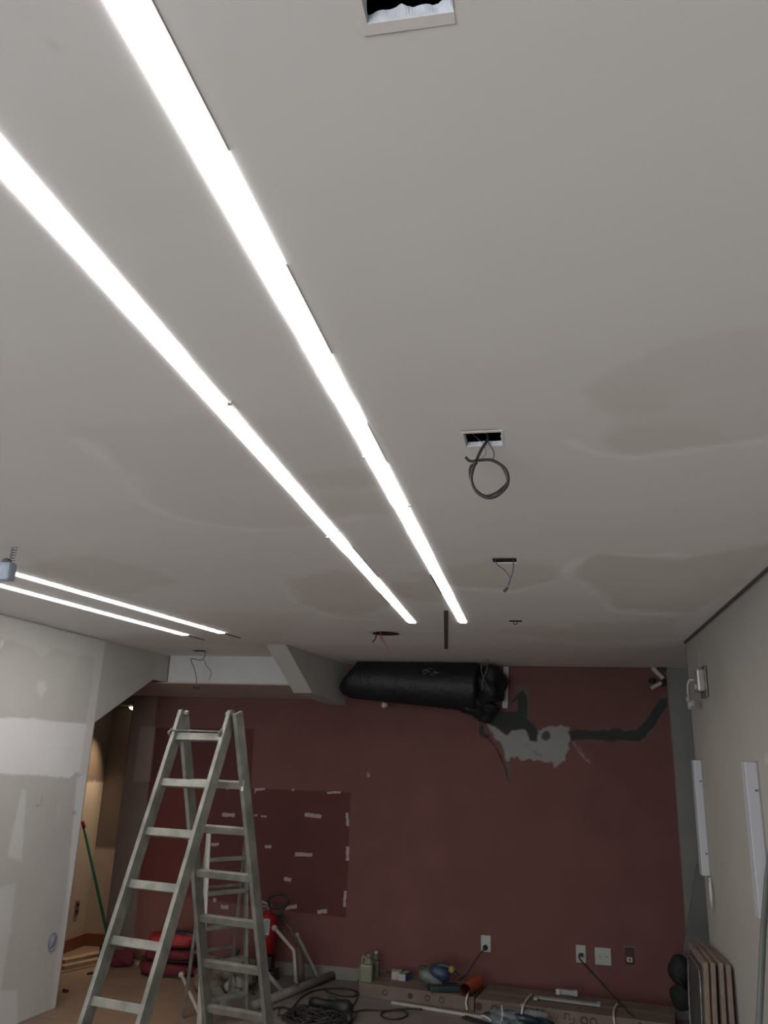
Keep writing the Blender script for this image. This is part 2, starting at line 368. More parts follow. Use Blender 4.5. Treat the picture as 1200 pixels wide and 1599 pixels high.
# ================================================================== FLOOR
def fz(*pp): return [tuple(on_z(x, y, 0)[:2]) for x, y in pp]
fl = (.185, .152, .135)
FL = [('poly', fz((90, 1480), (240, 1480), (330, 1520), (330, 1700), (20, 1700)), (.30, .19, .12), .7, .9, 5, .08),  # warm glow of the niche spotlight painted into the floor colour
      ('poly', fz((400, 1500), (600, 1530), (620, 1560), (420, 1560)), (.13, .115, .10), .15, .7, 8, .04),
      ('poly', fz((560, 1552), (640, 1562), (640, 1572), (560, 1566)), (.20, .19, .165), .05, .7, 12, .02),
      ('poly', fz((430, 1560), (560, 1560), (640, 1590), (640, 1640), (420, 1640)), (.185, .16, .145), .2, .7, 8, .04)]
for k in range(50):
    c = on_z(random.uniform(100, 640), random.uniform(1500, 1640), 0); s = random.uniform(.008, .03)
    FL.append(('poly', [(c.x + s * math.cos(a) * random.uniform(.5, 1.6), c.y + s * math.sin(a)) for a in (0, 1, 2, 3, 4, 5)], random.choice([(.07, .055, .045), (.26, .24, .21)]), .02, .5))
for k in range(6):      # tile joints
    FL.append(('line', [(-5, 5.0 + .45 * k), (1.2, 5.0 + .45 * k)], (.09, .075, .065), .012, .5, 5, .002, .002))
for k in range(14):
    FL.append(('line', [(-5 + .45 * k, 4.4), (-5 + .45 * k, 8.4)], (.09, .075, .065), .012, .5, 5, .002, .002))
ysf = np.array(sorted(list(axis(-3.3, 5, .2)) + list(axis(5.02, 8.3, .02)))); xsf = axis(-5.2, 2.0, .03)
M_FLOOR = mat('floor_tile', (.3, .3, .3), .55, noise=.14, scale=5, attr=True, bump=.05, spec=.35)
fo, sol = painted('floor', xsf, ysf, lambda u, v: np.stack([u, v, np.zeros(u.shape)], 1), fl, FL, M_FLOOR)
sol.thickness = .1; sol.offset = -1; struct(fo)

# ================================================================== FAR WALL
def wy(*pp):
    return [(p.x, p.z) for p in (on_y(x, y, YF) for x, y in pp)]
red = (.134, .057, .051)
gz = (.030, .034, .031); halo = (.105, .085, .08)
chU = [(795, 1100), (808, 1085), (816, 1079), (823, 1086), (824, 1105), (824, 1122), (836, 1135), (842, 1145), (838, 1158), (828, 1156), (820, 1138), (800, 1140), (790, 1148), (775, 1135), (758, 1128), (740, 1122), (738, 1112), (809, 1112), (809, 1092)]
chR = [(887, 1142), (895, 1140), (930, 1141), (944, 1139), (950, 1141), (962, 1137), (970, 1137), (975, 1141), (994, 1140), (1006, 1128), (1018, 1112), (1032, 1092), (1042, 1089), (1044, 1100), (1034, 1115), (1025, 1130), (1008, 1150), (1000, 1158), (975, 1155), (952, 1158), (944, 1156), (915, 1155), (892, 1156)]
wht = [(762, 1131), (775, 1135), (783, 1142), (793, 1148), (802, 1137), (822, 1136), (826, 1144), (840, 1141), (862, 1134), (872, 1132), (876, 1131), (890, 1138), (893, 1152), (888, 1160), (890, 1172), (884, 1178), (880, 1190), (868, 1198), (861, 1190), (850, 1190), (842, 1186), (832, 1190), (826, 1186), (815, 1189), (808, 1182), (800, 1182), (796, 1190), (790, 1186), (784, 1160), (772, 1150)]
FAR = [
 ('poly', wy((0, 900), (1300, 900), (1300, 1150), (0, 1130)), (.112, .052, .047), .5, .6, 3, .05),
 ('poly', wy((236, 1136), (397, 1138), (392, 1232), (226, 1222)), (.082, .028, .026), .01, 1),
 ('poly', wy((180, 1216), (228, 1218), (397, 1231), (548, 1238), (541, 1433), (430, 1421), (212, 1386), (180, 1380)), (.086, .029, .027), .01, 1),
 ('poly', wy((180, 1216), (226, 1218), (330, 1226), (318, 1400), (212, 1386)), (.125, .029, .023), .25, .8),
 ('poly', wy((160, 1390), (215, 1388), (320, 1402), (320, 1520), (160, 1520)), (.165, .065, .048), .12, .8),
 # chased channels filled with grey mortar, with the bare halo around them
 ('line', wy((816, 1078), (816, 1125), (760, 1120)), halo, .05, .7, 12, .012, .055),
 ('line', wy((890, 1148), (944, 1148), (1000, 1148), (1012, 1138), (1042, 1090)), halo, .05, .8, 14, .015, .045),
 ('line', wy((770, 1138), (790, 1170), (797, 1220)), halo, .05, .7, 12, .01, .02),
 ('poly', wy(*chU), gz, .012, 1, 60, .004),
 ('poly', wy(*wht), (.235, .23, .222), .016, 1, 60, .009),
 ('line', wy((850, 1150), (820, 1165), (845, 1180)), (.17, .16, .155), .03, .6, 40, .01, .006),
 ('poly', wy(*chU), gz, .012, 1, 60, .004),
 ('poly', wy((846, 1147), (852, 1141), (859, 1143), (860, 1152), (854, 1157), (847, 1154)), (.06, .055, .05), .01, 1),
 ('poly', wy(*chR), gz, .012, 1, 60, .004),
 ('line', wy((752, 1134), (752, 1146), (762, 1150)), gz, .012, 1, 50, .003, .02),
 ('line', wy((762, 1150), (778, 1172), (790, 1200), (794, 1219)), (.02, .015, .013), .01, 1, 50, .003, .006),
 ('line', wy((896, 1160), (906, 1175), (917, 1188)), (.26, .20, .19), .012, .7, 40, .006, .006),
 ('line', wy((903, 1163), (913, 1178), (921, 1190)), (.30, .24, .22), .01, .6, 40, .006, .003),
 ('poly', wy((572, 1206), (578, 1206), (579, 1213), (573, 1214)), (.32, .22, .2), .012, .9, 60, .006),
 ('poly', wy((790, 1216), (803, 1216), (800, 1224), (790, 1222)), (.09, .06, .05), .02, .7, 60, .004),
 ('poly', wy((1041, 900), (1041, 1045), (1053.5, 1200), (1068, 1400), (1080, 1590), (1500, 1600), (1500, 900)), (.175, .175, .165), .012, 1),
 ('poly', wy((100, 1000), (243, 1070), (245.8, 1090), (225.4, 1296), (206, 1490), (200, 1600), (100, 1600)), (.165, .12, .105), .012, 1),
 ('poly', wy((219, 1134), (243, 1135), (234, 1220), (208, 1221)), (.24, .175, .16), .02, .9),
]
xb = on_y(208, 1100, YF).x
o, sol = painted('wall_far', axis(xb, 1.9, .01), axis(0, CEIL, .01), lambda u, v: np.stack([u, np.full(u.shape, YF), v], 1), red, FAR, M_REDW)
sol.thickness = .12; sol.offset = -1; struct(o)
sol.offset = -1
if True:
    # make sure the thickness goes away from the room
    pass
# niche on the left of the far wall
YN = 8.05
zn = on_y(208, 1103, 7.82).z
xa = on_y(132, 1484, YN).x
hb = on_y(160, 1325, YN).z
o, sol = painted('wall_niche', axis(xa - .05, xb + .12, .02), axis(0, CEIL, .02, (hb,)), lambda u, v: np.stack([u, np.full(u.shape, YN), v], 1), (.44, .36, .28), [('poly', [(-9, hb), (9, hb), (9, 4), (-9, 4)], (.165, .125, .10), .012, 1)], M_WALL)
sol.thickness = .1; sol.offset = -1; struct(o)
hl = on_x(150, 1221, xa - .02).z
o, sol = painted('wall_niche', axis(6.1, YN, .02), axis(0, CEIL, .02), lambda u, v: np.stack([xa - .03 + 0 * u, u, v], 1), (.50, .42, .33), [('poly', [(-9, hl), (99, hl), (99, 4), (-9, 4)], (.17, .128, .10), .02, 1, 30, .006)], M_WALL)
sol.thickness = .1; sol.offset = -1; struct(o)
struct(MB().box(((xa + xb) / 2, (YF + YN) / 2 + .03, zn + .25), (xb - xa + .3, YN - YF + .05, .5)).build('ceiling_niche', mat('niche_ceiling', (.15, .11, .085), .8)))
struct(MB().beam((xa, 6.2, .055), (xa, YN, .055), .11, .02).beam((xa, YN - .01, .055), (xb + .1, YN - .01, .055), .11, .02).build('baseboard_left', M_BASEW))
bl0 = on_y(425, 1510, YF - .01); bl1 = .98
bl1 = -1.35
struct(MB().box(((bl0.x - .6 + bl1) / 2, YF - .008, .05), (bl1 - bl0.x + .6, .016, .10), bev=.003).build('baseboard_far', M_BASE))

# ================================================================== RIGHT WALL
YE = 6.03
def wx(*pp): return [(p.y, p.z) for p in (on_x(x, y, XR) for x, y in pp)]
RW = [('poly', wx((1076, 1000), (1130, 1000), (1130, 1130), (1084, 1130)), (.26, .25, .24), .25, .6, 5, .05),
      ('poly', wx((1100, 1110), (1200, 1060), (1200, 1500), (1110, 1500)), (.34, .32, .28), .3, .6, 4, .05),
      ('line', wx((1092, 1020), (1094, 1045)), (.55, .53, .51), .03, .7, 30, .004, .012),
      ('line', wx((1094, 1098), (1096, 1110)), (.28, .26, .25), .03, .6, 30, .004, .006),
      ('poly', wx((1150, 1233), (1160, 1233), (1160, 1242), (1150, 1242)), (.34, .32, .27), .04, .6),
      ('line', wx((1200, 1185), (1196, 1188)), (.6, .6, .6), .02, .3, 10, .004, .02)]
o, sol = painted('wall_right', np.array(sorted(list(axis(-3.3, 3, .2)) + list(axis(3.02, YE, .02)))), axis(0, CEIL, .02), lambda u, v: np.stack([XR + 0 * u, u, v], 1), (.315, .30, .275), RW, M_WALL)
sol.thickness = .45; sol.offset = 1; struct(o)
struct(MB().box((XR + .75, YF / 2 + YE / 2, CEIL / 2), (.1, YF - YE + .1, CEIL)).build('wall_right', M_GREYP))
# shadow gap between right wall and ceiling
# ================================================================== LEFT PARTITION
A0 = Vector((-3.727, 5.0, 0)) * .98; A1 = Vector((-3.609, 6.247, 0)) * .98; dA = (A1 - A0).normalized(); nA = Vector((dA.y, -dA.x, 0))
LA = 8.4; P0 = A1 - dA * LA
def wa(*pp):
    out = []
    for x, y in pp:
        p = on_plane(x, y, A0, nA); out.append(((p - P0).dot(dA), p.z))
    return out
pb = (.50, .485, .455); wh = (.74, .725, .72); lg = (.60, .585, .56)
LW = [
 ('poly', wa((0, 1000), (0, 1120), (100, 1120), (130, 1020)), (.55, .54, .50), .2, .6, 4, .05),
 ('poly', wa((-60, 930), (0, 958), (168, 1003), (160, 1024), (130, 1024), (82, 1014), (66, 1028), (52, 1012), (8, 998), (-60, 980)), lg, .03, .7, 20, .01),
 ('poly', wa((0, 1000), (8, 1000), (0, 1016)), (.70, .69, .67), .02, .8),
 ('poly', wa((60, 1064), (70, 1063), (74, 1078), (64, 1090), (58, 1080)), (.66, .65, .62), .04, .7, 20, .01),
 ('poly', wa((-60, 1118), (0, 1121), (70, 1123), (80, 1126), (152, 1130), (141, 1214), (118, 1206), (110, 1215), (0, 1207), (-60, 1200)), wh, .012, 1, 17, .004),
 ('poly', wa((165, 1003), (180, 1003), (165, 1150), (100, 1620), (72, 1620), (104, 1380), (112, 1300), (124, 1210), (138, 1110), (150, 1020)), lg, .03, .8, 15, .004),
 ('poly', wa((120, 1215), (140, 1207), (125, 1330), (108, 1450), (92, 1620), (82, 1620), (102, 1440)), (.68, .70, .71), .03, .8),
 ('line', wa((152, 1025), (140, 1120)), (.42, .41, .39), .02, .35, 10, .003, .004),
 ('poly', wa((34, 1232), (41, 1234), (34, 1346), (12, 1338)), (.64, .635, .62), .03, .8, 20, .005),
 ('poly', wa((12, 1380), (25, 1382), (10, 1500), (0, 1560), (-30, 1560), (-20, 1400)), (.60, .60, .60), .03, .8, 20, .006),
 ('poly', wa((-40, 1550), (26, 1546), (30, 1640), (-40, 1640)), (.62, .61, .61), .02, .8),
 ('poly', wa((90, 1255), (97, 1255), (92, 1290), (86, 1290)), (.56, .55, .53), .03, .5),
 ('line', wa((57, 1240), (66, 1240), (65, 1257), (57, 1258)), (.26, .25, .24), .006, .7, 60, .001, .003),
 ('poly', wa((113, 1266), (120, 1266), (119, 1273), (113, 1272)), (.3, .3, .3), .02, .6),
 ('line', wa((75, 1168), (150, 1170)), (.62, .62, .62), .01, .5, 10, .002, .003),
]
o, sol = painted('wall_left', np.array(sorted(list(axis(0, 6.2, .1)) + list(axis(6.22, LA, .012)))), axis(0, CEIL, .012),
    lambda u, v: np.stack([P0.x + dA.x * u, P0.y + dA.y * u, v], 1), pb, LW, M_WALL)
sol.thickness = .10; sol.offset = -1; struct(o)
# header with the slanted corner of the opening
B1 = Vector((-3.41, 7.236, 0)); dB = (B1 - A1).normalized(); nB = Vector((dB.y, -dB.x, 0))
h0 = on_plane(148, 1128, A1, nB); h1 = on_plane(239, 1064, A1, nB)
ZS = on_y(380, 1067, on_z(380, 1025, CEIL).y).z
eB = B1 + dB * 0.0
poly = [A1 + Vector((0, 0, CEIL)), B1 + Vector((0, 0, CEIL)), B1 + Vector((0, 0, ZS)), Vector((h1.x, h1.y, ZS)), Vector((A1.x, A1.y, h0.z)), ]
struct(MB().prism(poly, -nB * .10).build('wall_header', mat('header_paint', (.44, .425, .395), .75, noise=.05, scale=3)))
# dropped soffit in front of the far wall
s0 = B1 - Vector((0.0, 0, 0)); sy = on_z(380, 1025, CEIL)
f0 = on_z(446, 1006, CEIL); f1 = on_z(540, 1036, CEIL); f0l = on_z(417, 1007, CEIL)
dF = Vector((f1.x - f0.x, f1.y - f0.y, 0)).normalized()
sfr = sy.y
xe = f0.x + dF.x / dF.y * (sfr - f0.y) - .04
ZW = on_y(350, 1087, YF).z
def soffit_prism(xl, xr):
    P = [(xl, sfr, CEIL), (xl, YF, CEIL), (xl, YF, ZW), (xl, sfr, ZS)]
    return MB().prism(P, (xr - xl, 0, 0))
struct(soffit_prism(s0.x, xe).build('ceiling_soffit', mat('soffit_paint', (.50, .505, .50), .7, noise=.04, scale=3)))
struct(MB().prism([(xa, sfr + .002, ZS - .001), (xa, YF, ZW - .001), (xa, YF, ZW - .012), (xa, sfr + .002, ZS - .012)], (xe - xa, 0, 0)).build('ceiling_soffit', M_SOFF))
q1 = h1 - nB * .05; q2 = B1 - nB * .05
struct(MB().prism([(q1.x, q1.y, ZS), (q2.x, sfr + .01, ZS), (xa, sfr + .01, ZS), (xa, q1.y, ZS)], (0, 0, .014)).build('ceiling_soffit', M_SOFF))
# raked fin closing the soffit, running to the far wall
nF = Vector((dF.y, -dF.x, 0)); pl = f0
q_b = on_plane(488, 1082, pl, nF); q_c = on_plane(590, 1102, pl, nF)
fe = f0 + dF * ((YF - f0.y) / dF.y)
zc = on_y(588, 1102, YF).z
tq = (YF - q_b.y) / dF.y
polyf = [Vector((f0.x, f0.y, CEIL)), Vector((fe.x, fe.y, CEIL)), Vector((fe.x, fe.y, zc)), Vector((q_b.x, q_b.y, q_b.z))]
off = Vector((f0l.x - f0.x, f0l.y - f0.y, 0)); off = -nF * abs(off.dot(nF))
fin = MB().prism(polyf, off)
struct(fin.build('wall_fin', mat('fin_paint', (.43, .42, .39), .75, noise=.04, scale=3)))
# back wall with the shop window opening
bw = MB(); yb = -3.32
bw.box((-4.3, yb, CEIL / 2), (1.6, .12, CEIL)).box((.7, yb, CEIL / 2), (.9, .12, CEIL)).box((-1.6, yb, 2.45), (4.4, .12, .48)).box((-1.6, yb, .12), (4.4, .12, .24))
struct(bw.build('wall_back', M_WHITE))
struct(MB().box((-1.6, yb - .03, 1.22), (3.75, .02, 1.98)).build('window_1', mat('window_glass', (.8, .85, .9), .1, alpha=.15)))

# ================================================================== LIGHT LINES
def strip(x0, x1, ya, yb_, label, group, burrs=(), gaps=()):
    t = thing('light_strip', label, 'light', ((x0 + x1) / 2, (ya + yb_) / 2, CEIL - .004), group)
    xc = (x0 + x1) / 2; w = x1 - x0; rr = random.Random(int(abs(x0) * 1000))
    # diffuser with slightly uneven plastered edges
    n = int((yb_ - ya) / .06); vs = []; L = []; Rr = []
    l = r = 0
    for k in range(n + 1):
        y = ya + (yb_ - ya) * k / n
        if rr.random() < .15: l = rr.uniform(-.0025, .002)
        if rr.random() < .15: r = rr.uniform(-.0025, .002)
        L.append((x0 + l, y)); Rr.append((x1 + r, y))
    Rr[-1] = (x1 - .008, yb_); L[-1] = (x0 + .008, yb_)
    b = MB(); z0, z1 = CEIL - .0022, CEIL + .002
    for (a, c) in zip(L, Rr): vs += [(a[0], a[1], z1), (a[0], a[1], z0), (c[0], c[1], z0), (c[0], c[1], z1)]
    fs = [(4 * k + i, 4 * k + i + 1, 4 * k + 5 + i, 4 * k + 4 + i) for k in range(n) for i in range(3)] + [(0, 1, 2, 3), (4 * n, 4 * n + 1, 4 * n + 2, 4 * n + 3)]
    b.add(vs, fs); d = b.build('diffuser', M_DIFF, t); d['label'] = 'glowing white diffuser'
    for (gx, g0, g1, gw) in gaps:
        MB().beam((gx, g0, CEIL - .0006), (gx + .001, g1, CEIL - .0006), .001, gw, up=(0, 0, 1), bev=0).build('recess_gap', mat('gap_shade', (.30, .26, .22), .8), t)
    for (bx, by, sx, sy_) in burrs:
        MB().box((bx, by, CEIL - .004), (sx, sy_, .008), Matrix.Rotation(.4, 3, 'Z'), bev=.002).build('plaster_burr', M_WHITE, t)
    return t
pp = lambda x, y: on_z(x, y, CEIL)
g1 = pp(683, 897); g2 = pp(692, 928); g3 = pp(598, 925); g4 = pp(612, 944)
strip(-.511, -.458, -2.6, 5.25, 'right one of the two long glowing light lines overhead, ending beside a dark slot', 'long light lines', [(-.452, pp(636, 788).y, .012, .02), (-.516, pp(575, 712).y, .01, .02)],
      [(-.516, g1.y, g2.y, .018), (-.4545, 1.25, 1.6, .002), (-.4545, 2.0, 2.3, .002), (-.455, .62, .95, .002)])
strip(-.851, -.797, -2.6, 5.26, 'left one of the two long glowing light lines overhead, beginning at the left edge', 'long light lines', [(-.86, pp(522, 838).y, .02, .03), (-.79, pp(372, 627).y, .012, .02), (-.79, pp(533, 827).y, .01, .015)],
      [(-.857, g3.y, g4.y, .012), (-.7935, 3.3, 3.9, .003)])
def strip2(a, b_, label, sc):
    a = Vector(a); b_ = Vector(b_); d = (b_ - a).normalized(); a = a - d * sc
    t = thing('light_strip', label, 'light', a, 'short light lines at the left')
    MB().beam(a, b_, .008, .052, bev=.003).build('diffuser', M_DIFF, t)['label'] = 'glowing white diffuser'
    MB().beam(b_ + d * .004 + Vector((0, 0, .002)), b_ + d * .26 + Vector((0, 0, .002)), .006, .016, bev=0).build('slot', M_DARK, t)
z_ = Vector((0, 0, -.002))
c0 = pp(0, 913.5); c1 = pp(290, 991.2); e0 = pp(18, 894); e1 = pp(347, 988)
strip2(c0 + z_, c1 + z_, 'lower of the two short light lines at the left, nearer the grey partition', 4.0)
strip2(e0 + z_, e1 + z_, 'upper of the two short light lines at the left, passing behind the pale blue box', 4.0)

# dark slot in the ceiling beside the right light line
MB().beam((sl0.x, sl0.y, CEIL - .001), (sl1.x, sl1.y, CEIL - .001), .004, .028, bev=0).build('ceiling_slot', mat('slot_dark', (.12, .09, .07), .8))
tag(bpy.data.objects['ceiling_slot'], 'narrow brown slot running along the ceiling beside the end of the light lines', 'slot')

# ================================================================== CABLES OUT OF THE CUT-OUTS
def wire(name, pts, r, m, label=None, cat=None, parent=None, n=6):
    o = MB().tube(arc(pts, 6), r, n).build(name, m, parent)
    if cat: tag(o, label, cat)
    return o
yy = 2.17
def hp(x, y, Y=yy): return on_y(x, y, Y)
t = thing('hanging_cable', 'thick dark cable hanging in a loop from the nearer square cut-out with wires', 'cable', hp(762, 690))
wire('main_cable', [Vector((-.14, 2.17, CEIL + .04)), hp(762, 685), hp(752, 702), hp(744, 720), hp(738, 737), hp(737, 752), hp(745, 768), hp(760, 777), hp(775, 775), hp(790, 762), hp(794, 748), hp(790, 733), hp(778, 723), hp(765, 718), hp(748, 719), hp(735, 720), hp(727, 714)], .0044, M_CABLE, parent=t)
wire('second_strand', [hp(746, 723, yy + .01), hp(736, 728, yy + .01), hp(734, 742, yy + .01), hp(741, 762, yy + .01), hp(757, 774, yy + .01), hp(774, 770, yy + .01), hp(787, 760, yy + .01), hp(793, 752, yy + .01), hp(791, 742, yy + .01), hp(784, 728, yy + .01), hp(770, 719, yy + .01)], .0038, M_CABLE, parent=t)
wire('thin_wire', [Vector((-.13, 2.17, CEIL + .04)), hp(763, 690), hp(770, 702), hp(772, 710), hp(770, 718)], .0014, M_CABLE, parent=t)
wire('pale_wire', [Vector((-.18, 2.16, CEIL + .03)), hp(745, 684), hp(755, 692), hp(759, 704), hp(756, 713), hp(748, 718)], .0009, M_WIREG, parent=t)
Y3 = 3.57
t = thing('hanging_wires', 'pair of thin bluish wires with a black connector hanging from the second wired cut-out', 'wire', on_y(790, 880, Y3))
wire('wire', [Vector((-.19, Y3, CEIL + .02)), on_y(776, 880, Y3), on_y(788, 890, Y3), on_y(797, 903, Y3), on_y(794, 915, Y3), on_y(791, 920, Y3)], .0022, M_BLUEW, parent=t)
wire('wire', [Vector((-.1, Y3, CEIL + .02)), on_y(802, 882, Y3), on_y(801, 894, Y3), on_y(797, 905, Y3), on_y(794, 914, Y3)], .0022, M_BLUEW, parent=t)
MB().beam(on_y(787, 924, Y3), on_y(793, 918, Y3), .012, .01).build('connector', M_BLACKP, t)
MB().box((-.14, 3.565, CEIL + .004), (.09, .012, .006)).build('junction_strip', M_BLACKP, t)
Y4 = 5.19
o = wire('wire_end', [Vector((-.16, Y4, CEIL + .01)), on_y(803, 974, Y4), on_y(806, 975, Y4), on_y(808, 972, Y4), Vector((-.13, Y4, CEIL + .01))], .003, M_CABLE, 'tiny wire end peeking from the farthest small rectangular cut-out', 'wire')
Y5 = h5.y
t = thing('hanging_wires', 'dark stub and looped orange wire hanging from the round ceiling hole', 'wire', on_y(600, 990, Y5))
wire('orange_wire', [on_y(592, 986, Y5) + Vector((0, 0, .02)), on_y(596, 998, Y5), on_y(603, 1012, Y5), on_y(608, 1020, Y5), on_y(606, 1011, Y5), on_y(599, 999, Y5), on_y(594, 989, Y5) + Vector((0, 0, .02))], .0026, M_ORW, parent=t)
wire('black_stub', [on_y(587, 988, Y5) + Vector((0, 0, .02)), on_y(587, 996, Y5), on_y(582, 1003, Y5)], .0055, M_CABLE, parent=t)
Y6 = h6.y
t = thing('hanging_wires', 'two thin grey wires drooping from the small cut-out in front of the dropped soffit', 'wire', on_y(312, 1018, Y6))
wire('wire', [on_y(319, 1014, Y6) + Vector((0, 0, .02)), on_y(320, 1024, Y6), on_y(314, 1031, Y6), on_y(303, 1029, Y6), on_y(298, 1030, Y6), on_y(304, 1045, Y6), on_y(307, 1060, Y6), on_y(306, 1072, Y6)], .004, M_WIREG, parent=t)
wire('wire', [on_y(318, 1030, Y6), on_y(323, 1040, Y6), on_y(330, 1050, Y6), on_y(327, 1062, Y6)], .003, M_WIREG, parent=t)
MB().beam(on_y(302, 1073, Y6), on_y(310, 1075, Y6), .02, .02).build('connector', M_BLACKP, t)
Y7 = 7.12
t = thing('hanging_wires', 'crossed thin pale wires hanging in front of the black duct', 'wire', on_y(755, 1035, Y7))
wire('wire', [Vector((on_y(753, 1030, Y7).x, Y7, CEIL)), on_y(752, 1045, Y7), on_y(755, 1058, Y7), on_y(762, 1072, Y7), on_y(764, 1078, Y7)], .0035, M_WIREG, parent=t)
wire('wire', [Vector((on_y(762, 1030, Y7).x, Y7, CEIL)), on_y(760, 1047, Y7), on_y(755, 1060, Y7), on_y(753, 1078, Y7)], .0035, M_WIREG, parent=t)
o = wire('wire_end', [on_y(384, 1071, 7.4) + Vector((0, 0, .03)), on_y(384, 1074, 7.4), on_y(387, 1082, 7.4)], .007, M_CABLE, 'short dark wire stub under the dropped soffit', 'wire')

# pale blue device hanging at the left edge
t = thing('hanging_box', 'pale blue translucent plastic box on a coiled wire at the left edge', 'box', (-2.42, 3.2, 2.6))
MB().box(on_y(7, 893, 3.2), (.085, .06, .085), bev=.012).build('box_body', mat('pale_blue', (.36, .42, .52), .35, noise=.1, scale=30), t)
MB().lathe([(.02, 0), (.022, .012), (.012, .02)], on_y(10, 879, 3.2)).build('cap', M_WIREG, t)
cc = on_y(18, 880, 3.2); MB().tube([(cc.x + .012 * math.cos(k * .8), cc.y + .012 * math.sin(k * .8), cc.z + k * .0016) for k in range(int((CEIL - cc.z) / .0016))], .0018, 5).build('coiled_wire', M_WIREG, t)

# recessed spot in the niche
sp = on_y(208, 1103, 7.82)
t = thing('recessed_spotlight', 'small warm recessed spotlight glowing in the niche ceiling at the left', 'light', sp)
MB().lathe([(.030, -.006), (.048, -.006), (.048, .0)], (sp.x - .0, sp.y, sp.z)).build('bezel', M_PLATE, t)
MB().lathe([(.001, -.034), (.02, -.030), (.034, -.018), (.038, -.004)], (sp.x, sp.y, sp.z)).build('lamp', mat('spot_glow', (1, 1, 1), .5, emit=((1, .85, .62), 14), noise=0), t)
sd = bpy.data.lights.new('spotlight_beam', 'SPOT'); sd.energy = SPOT; sd.color = (1, .76, .52); sd.spot_size = 1.25; sd.spot_blend = .8; sd.shadow_soft_size = .03
so = bpy.data.objects.new('spotlight_beam', sd); COL.objects.link(so); so.location = (sp.x, sp.y - .0, sp.z - .03); so.rotation_euler = (math.radians(-14), math.radians(16), 0)

# ================================================================== DUCT
Yd = YF - .24
t = thing('flexible_duct', 'black flexible air duct lying along the ceiling above the maroon wall', 'duct', on_y(650, 1075, Yd))
p0 = on_y(545, 1064, Yd); p1 = on_y(745, 1076, Yd); n = 44; pts = []; rs = []
for k in range(n + 1):
    u = k / n; p = p0.lerp(p1, u); rad = .165 + .05 * u
    if u < .03: rad *= .86 + .14 * u / .03
    p.z = CEIL - rad * 1.02 - .002; p.z -= 0
    pts.append(p); rs.append(rad * (1 + .012 * math.sin(k * 2.4)))
MB().tube(pts, rs, 28).build('duct_sleeve', M_DUCT, t)
rg = MB(); b0 = on_y(752, 1070, Yd)
rg.blob((b0.x + .06, Yd, CEIL - .21), (.14, .16, .155), 0, .24, 3)
rg.blob((b0.x - .02, Yd + .05, CEIL - .39), (.17, .10, .10), .3, .3, 5)
rg.build('torn_wrapping', mat('torn_wrap', (.014, .014, .015), .6, noise=.2, bump=.8), t)['label'] = 'torn ragged end of the black wrapping'
br = MB(); q1 = on_y(791, 1050, YF - .03); q2 = on_y(786, 1086, YF - .03); q3 = on_y(789, 1106, YF - .03)
MB().beam((q1.x, YF - .02, CEIL - .01), (q3.x, YF - .02, on_y(788, 1106, YF - .02).z), .03, .05, up=(0, 1, 0)).build('bracket', M_PLATE, t)
MB().prism([on_y(773, 1082, YF - .06), on_y(785, 1084, YF - .06), on_y(774, 1094, YF - .06)], (0, .02, 0)).build('bracket_flap', M_PLATE, t)
MB().blob(on_y(601, 1101, Yd - .03), (.03, .02, .024), 0, .2, 2, n=8).build('foam_lump', M_PLATE, t)
for k in range(9):
    a = on_y(665 + random.uniform(-8, 34), 1042 + random.uniform(0, 12), Yd - .17); a.y = Yd - math.sqrt(max(.0001, .19 ** 2 - (a.z - (CEIL - .19)) ** 2)) - .004
    if k == 0: crn = MB()
    crn.tube([a, a + Vector((random.uniform(.02, .05), 0, random.uniform(-.02, .02)))], .0025, 5)
crn.build('wrinkle_creases', M_GREYP, t)

# ================================================================== TAPE REMAINS ON THE MAROON WALL
tp = [((398, 1233), (414, 1232), 4, 'hooked'), ((456, 1233), (460, 1234), 3, ''), ((511, 1238), (532, 1237), 4, ''), ((347, 1272), (367, 1273), 6, ''), ((397, 1273), (402, 1273), 3, ''),
      ((408, 1275), (417, 1275), 3, ''), ((476, 1272), (502, 1275), 6, ''), ((542, 1269), (544, 1290), 5, ''), ((543, 1322), (543, 1344), 5, ''), ((461, 1334), (488, 1335), 6, ''),
      ((414, 1322), (424, 1322), 5, ''), ((330, 1319), (342, 1318), 5, ''), ((444, 1372), (455, 1374), 6, ''), ((540, 1391), (538, 1416), 5, ''), ((496, 1424), (511, 1423), 6, ''),
      ((446, 1418), (464, 1415), 6, ''), ((333, 1405), (338, 1406), 6, ''), ((345, 1416), (357, 1417), 6, ''), ((285, 1397), (288, 1398), 5, ''), ((353, 1231), (359, 1231), 4, '')]
tl = ['short pale tape remnant at the upper left corner of the dark red square', 'tiny pale tape speck on the top edge of the dark red square', 'ragged pale tape remnant near the upper right corner of the dark red square',
      'pale tape strip between the ladder legs, second rung gap', 'tiny tape fleck just right of the ladder, upper of the flecks', 'small tape dash right of the fleck beside the ladder',
      'long pale tape strip right of centre, uppermost inside the dark red square', 'vertical tape strip highest on the right edge of the dark red square', 'vertical tape strip in the middle of the right edge of the dark red square',
      'long level tape strip with a notch in the middle of the dark red square', 'small peaked tape scrap right of the ladder rail', 'short tape strip seen beside the bright rail of the smaller ladder', 'small curled tape scrap low in the dark red square',
      'vertical tape strip lowest on the right edge of the dark red square', 'pale tape piece on the bottom edge of the dark red square, right one', 'pale tape piece next to the extinguisher hose loop',
      'tiny tape scrap low behind the ladder', 'pale tape patch behind the lower rungs', 'tiny pale scrap left of the ladder rear leg', 'tape speck hidden beside the upper rear rung']
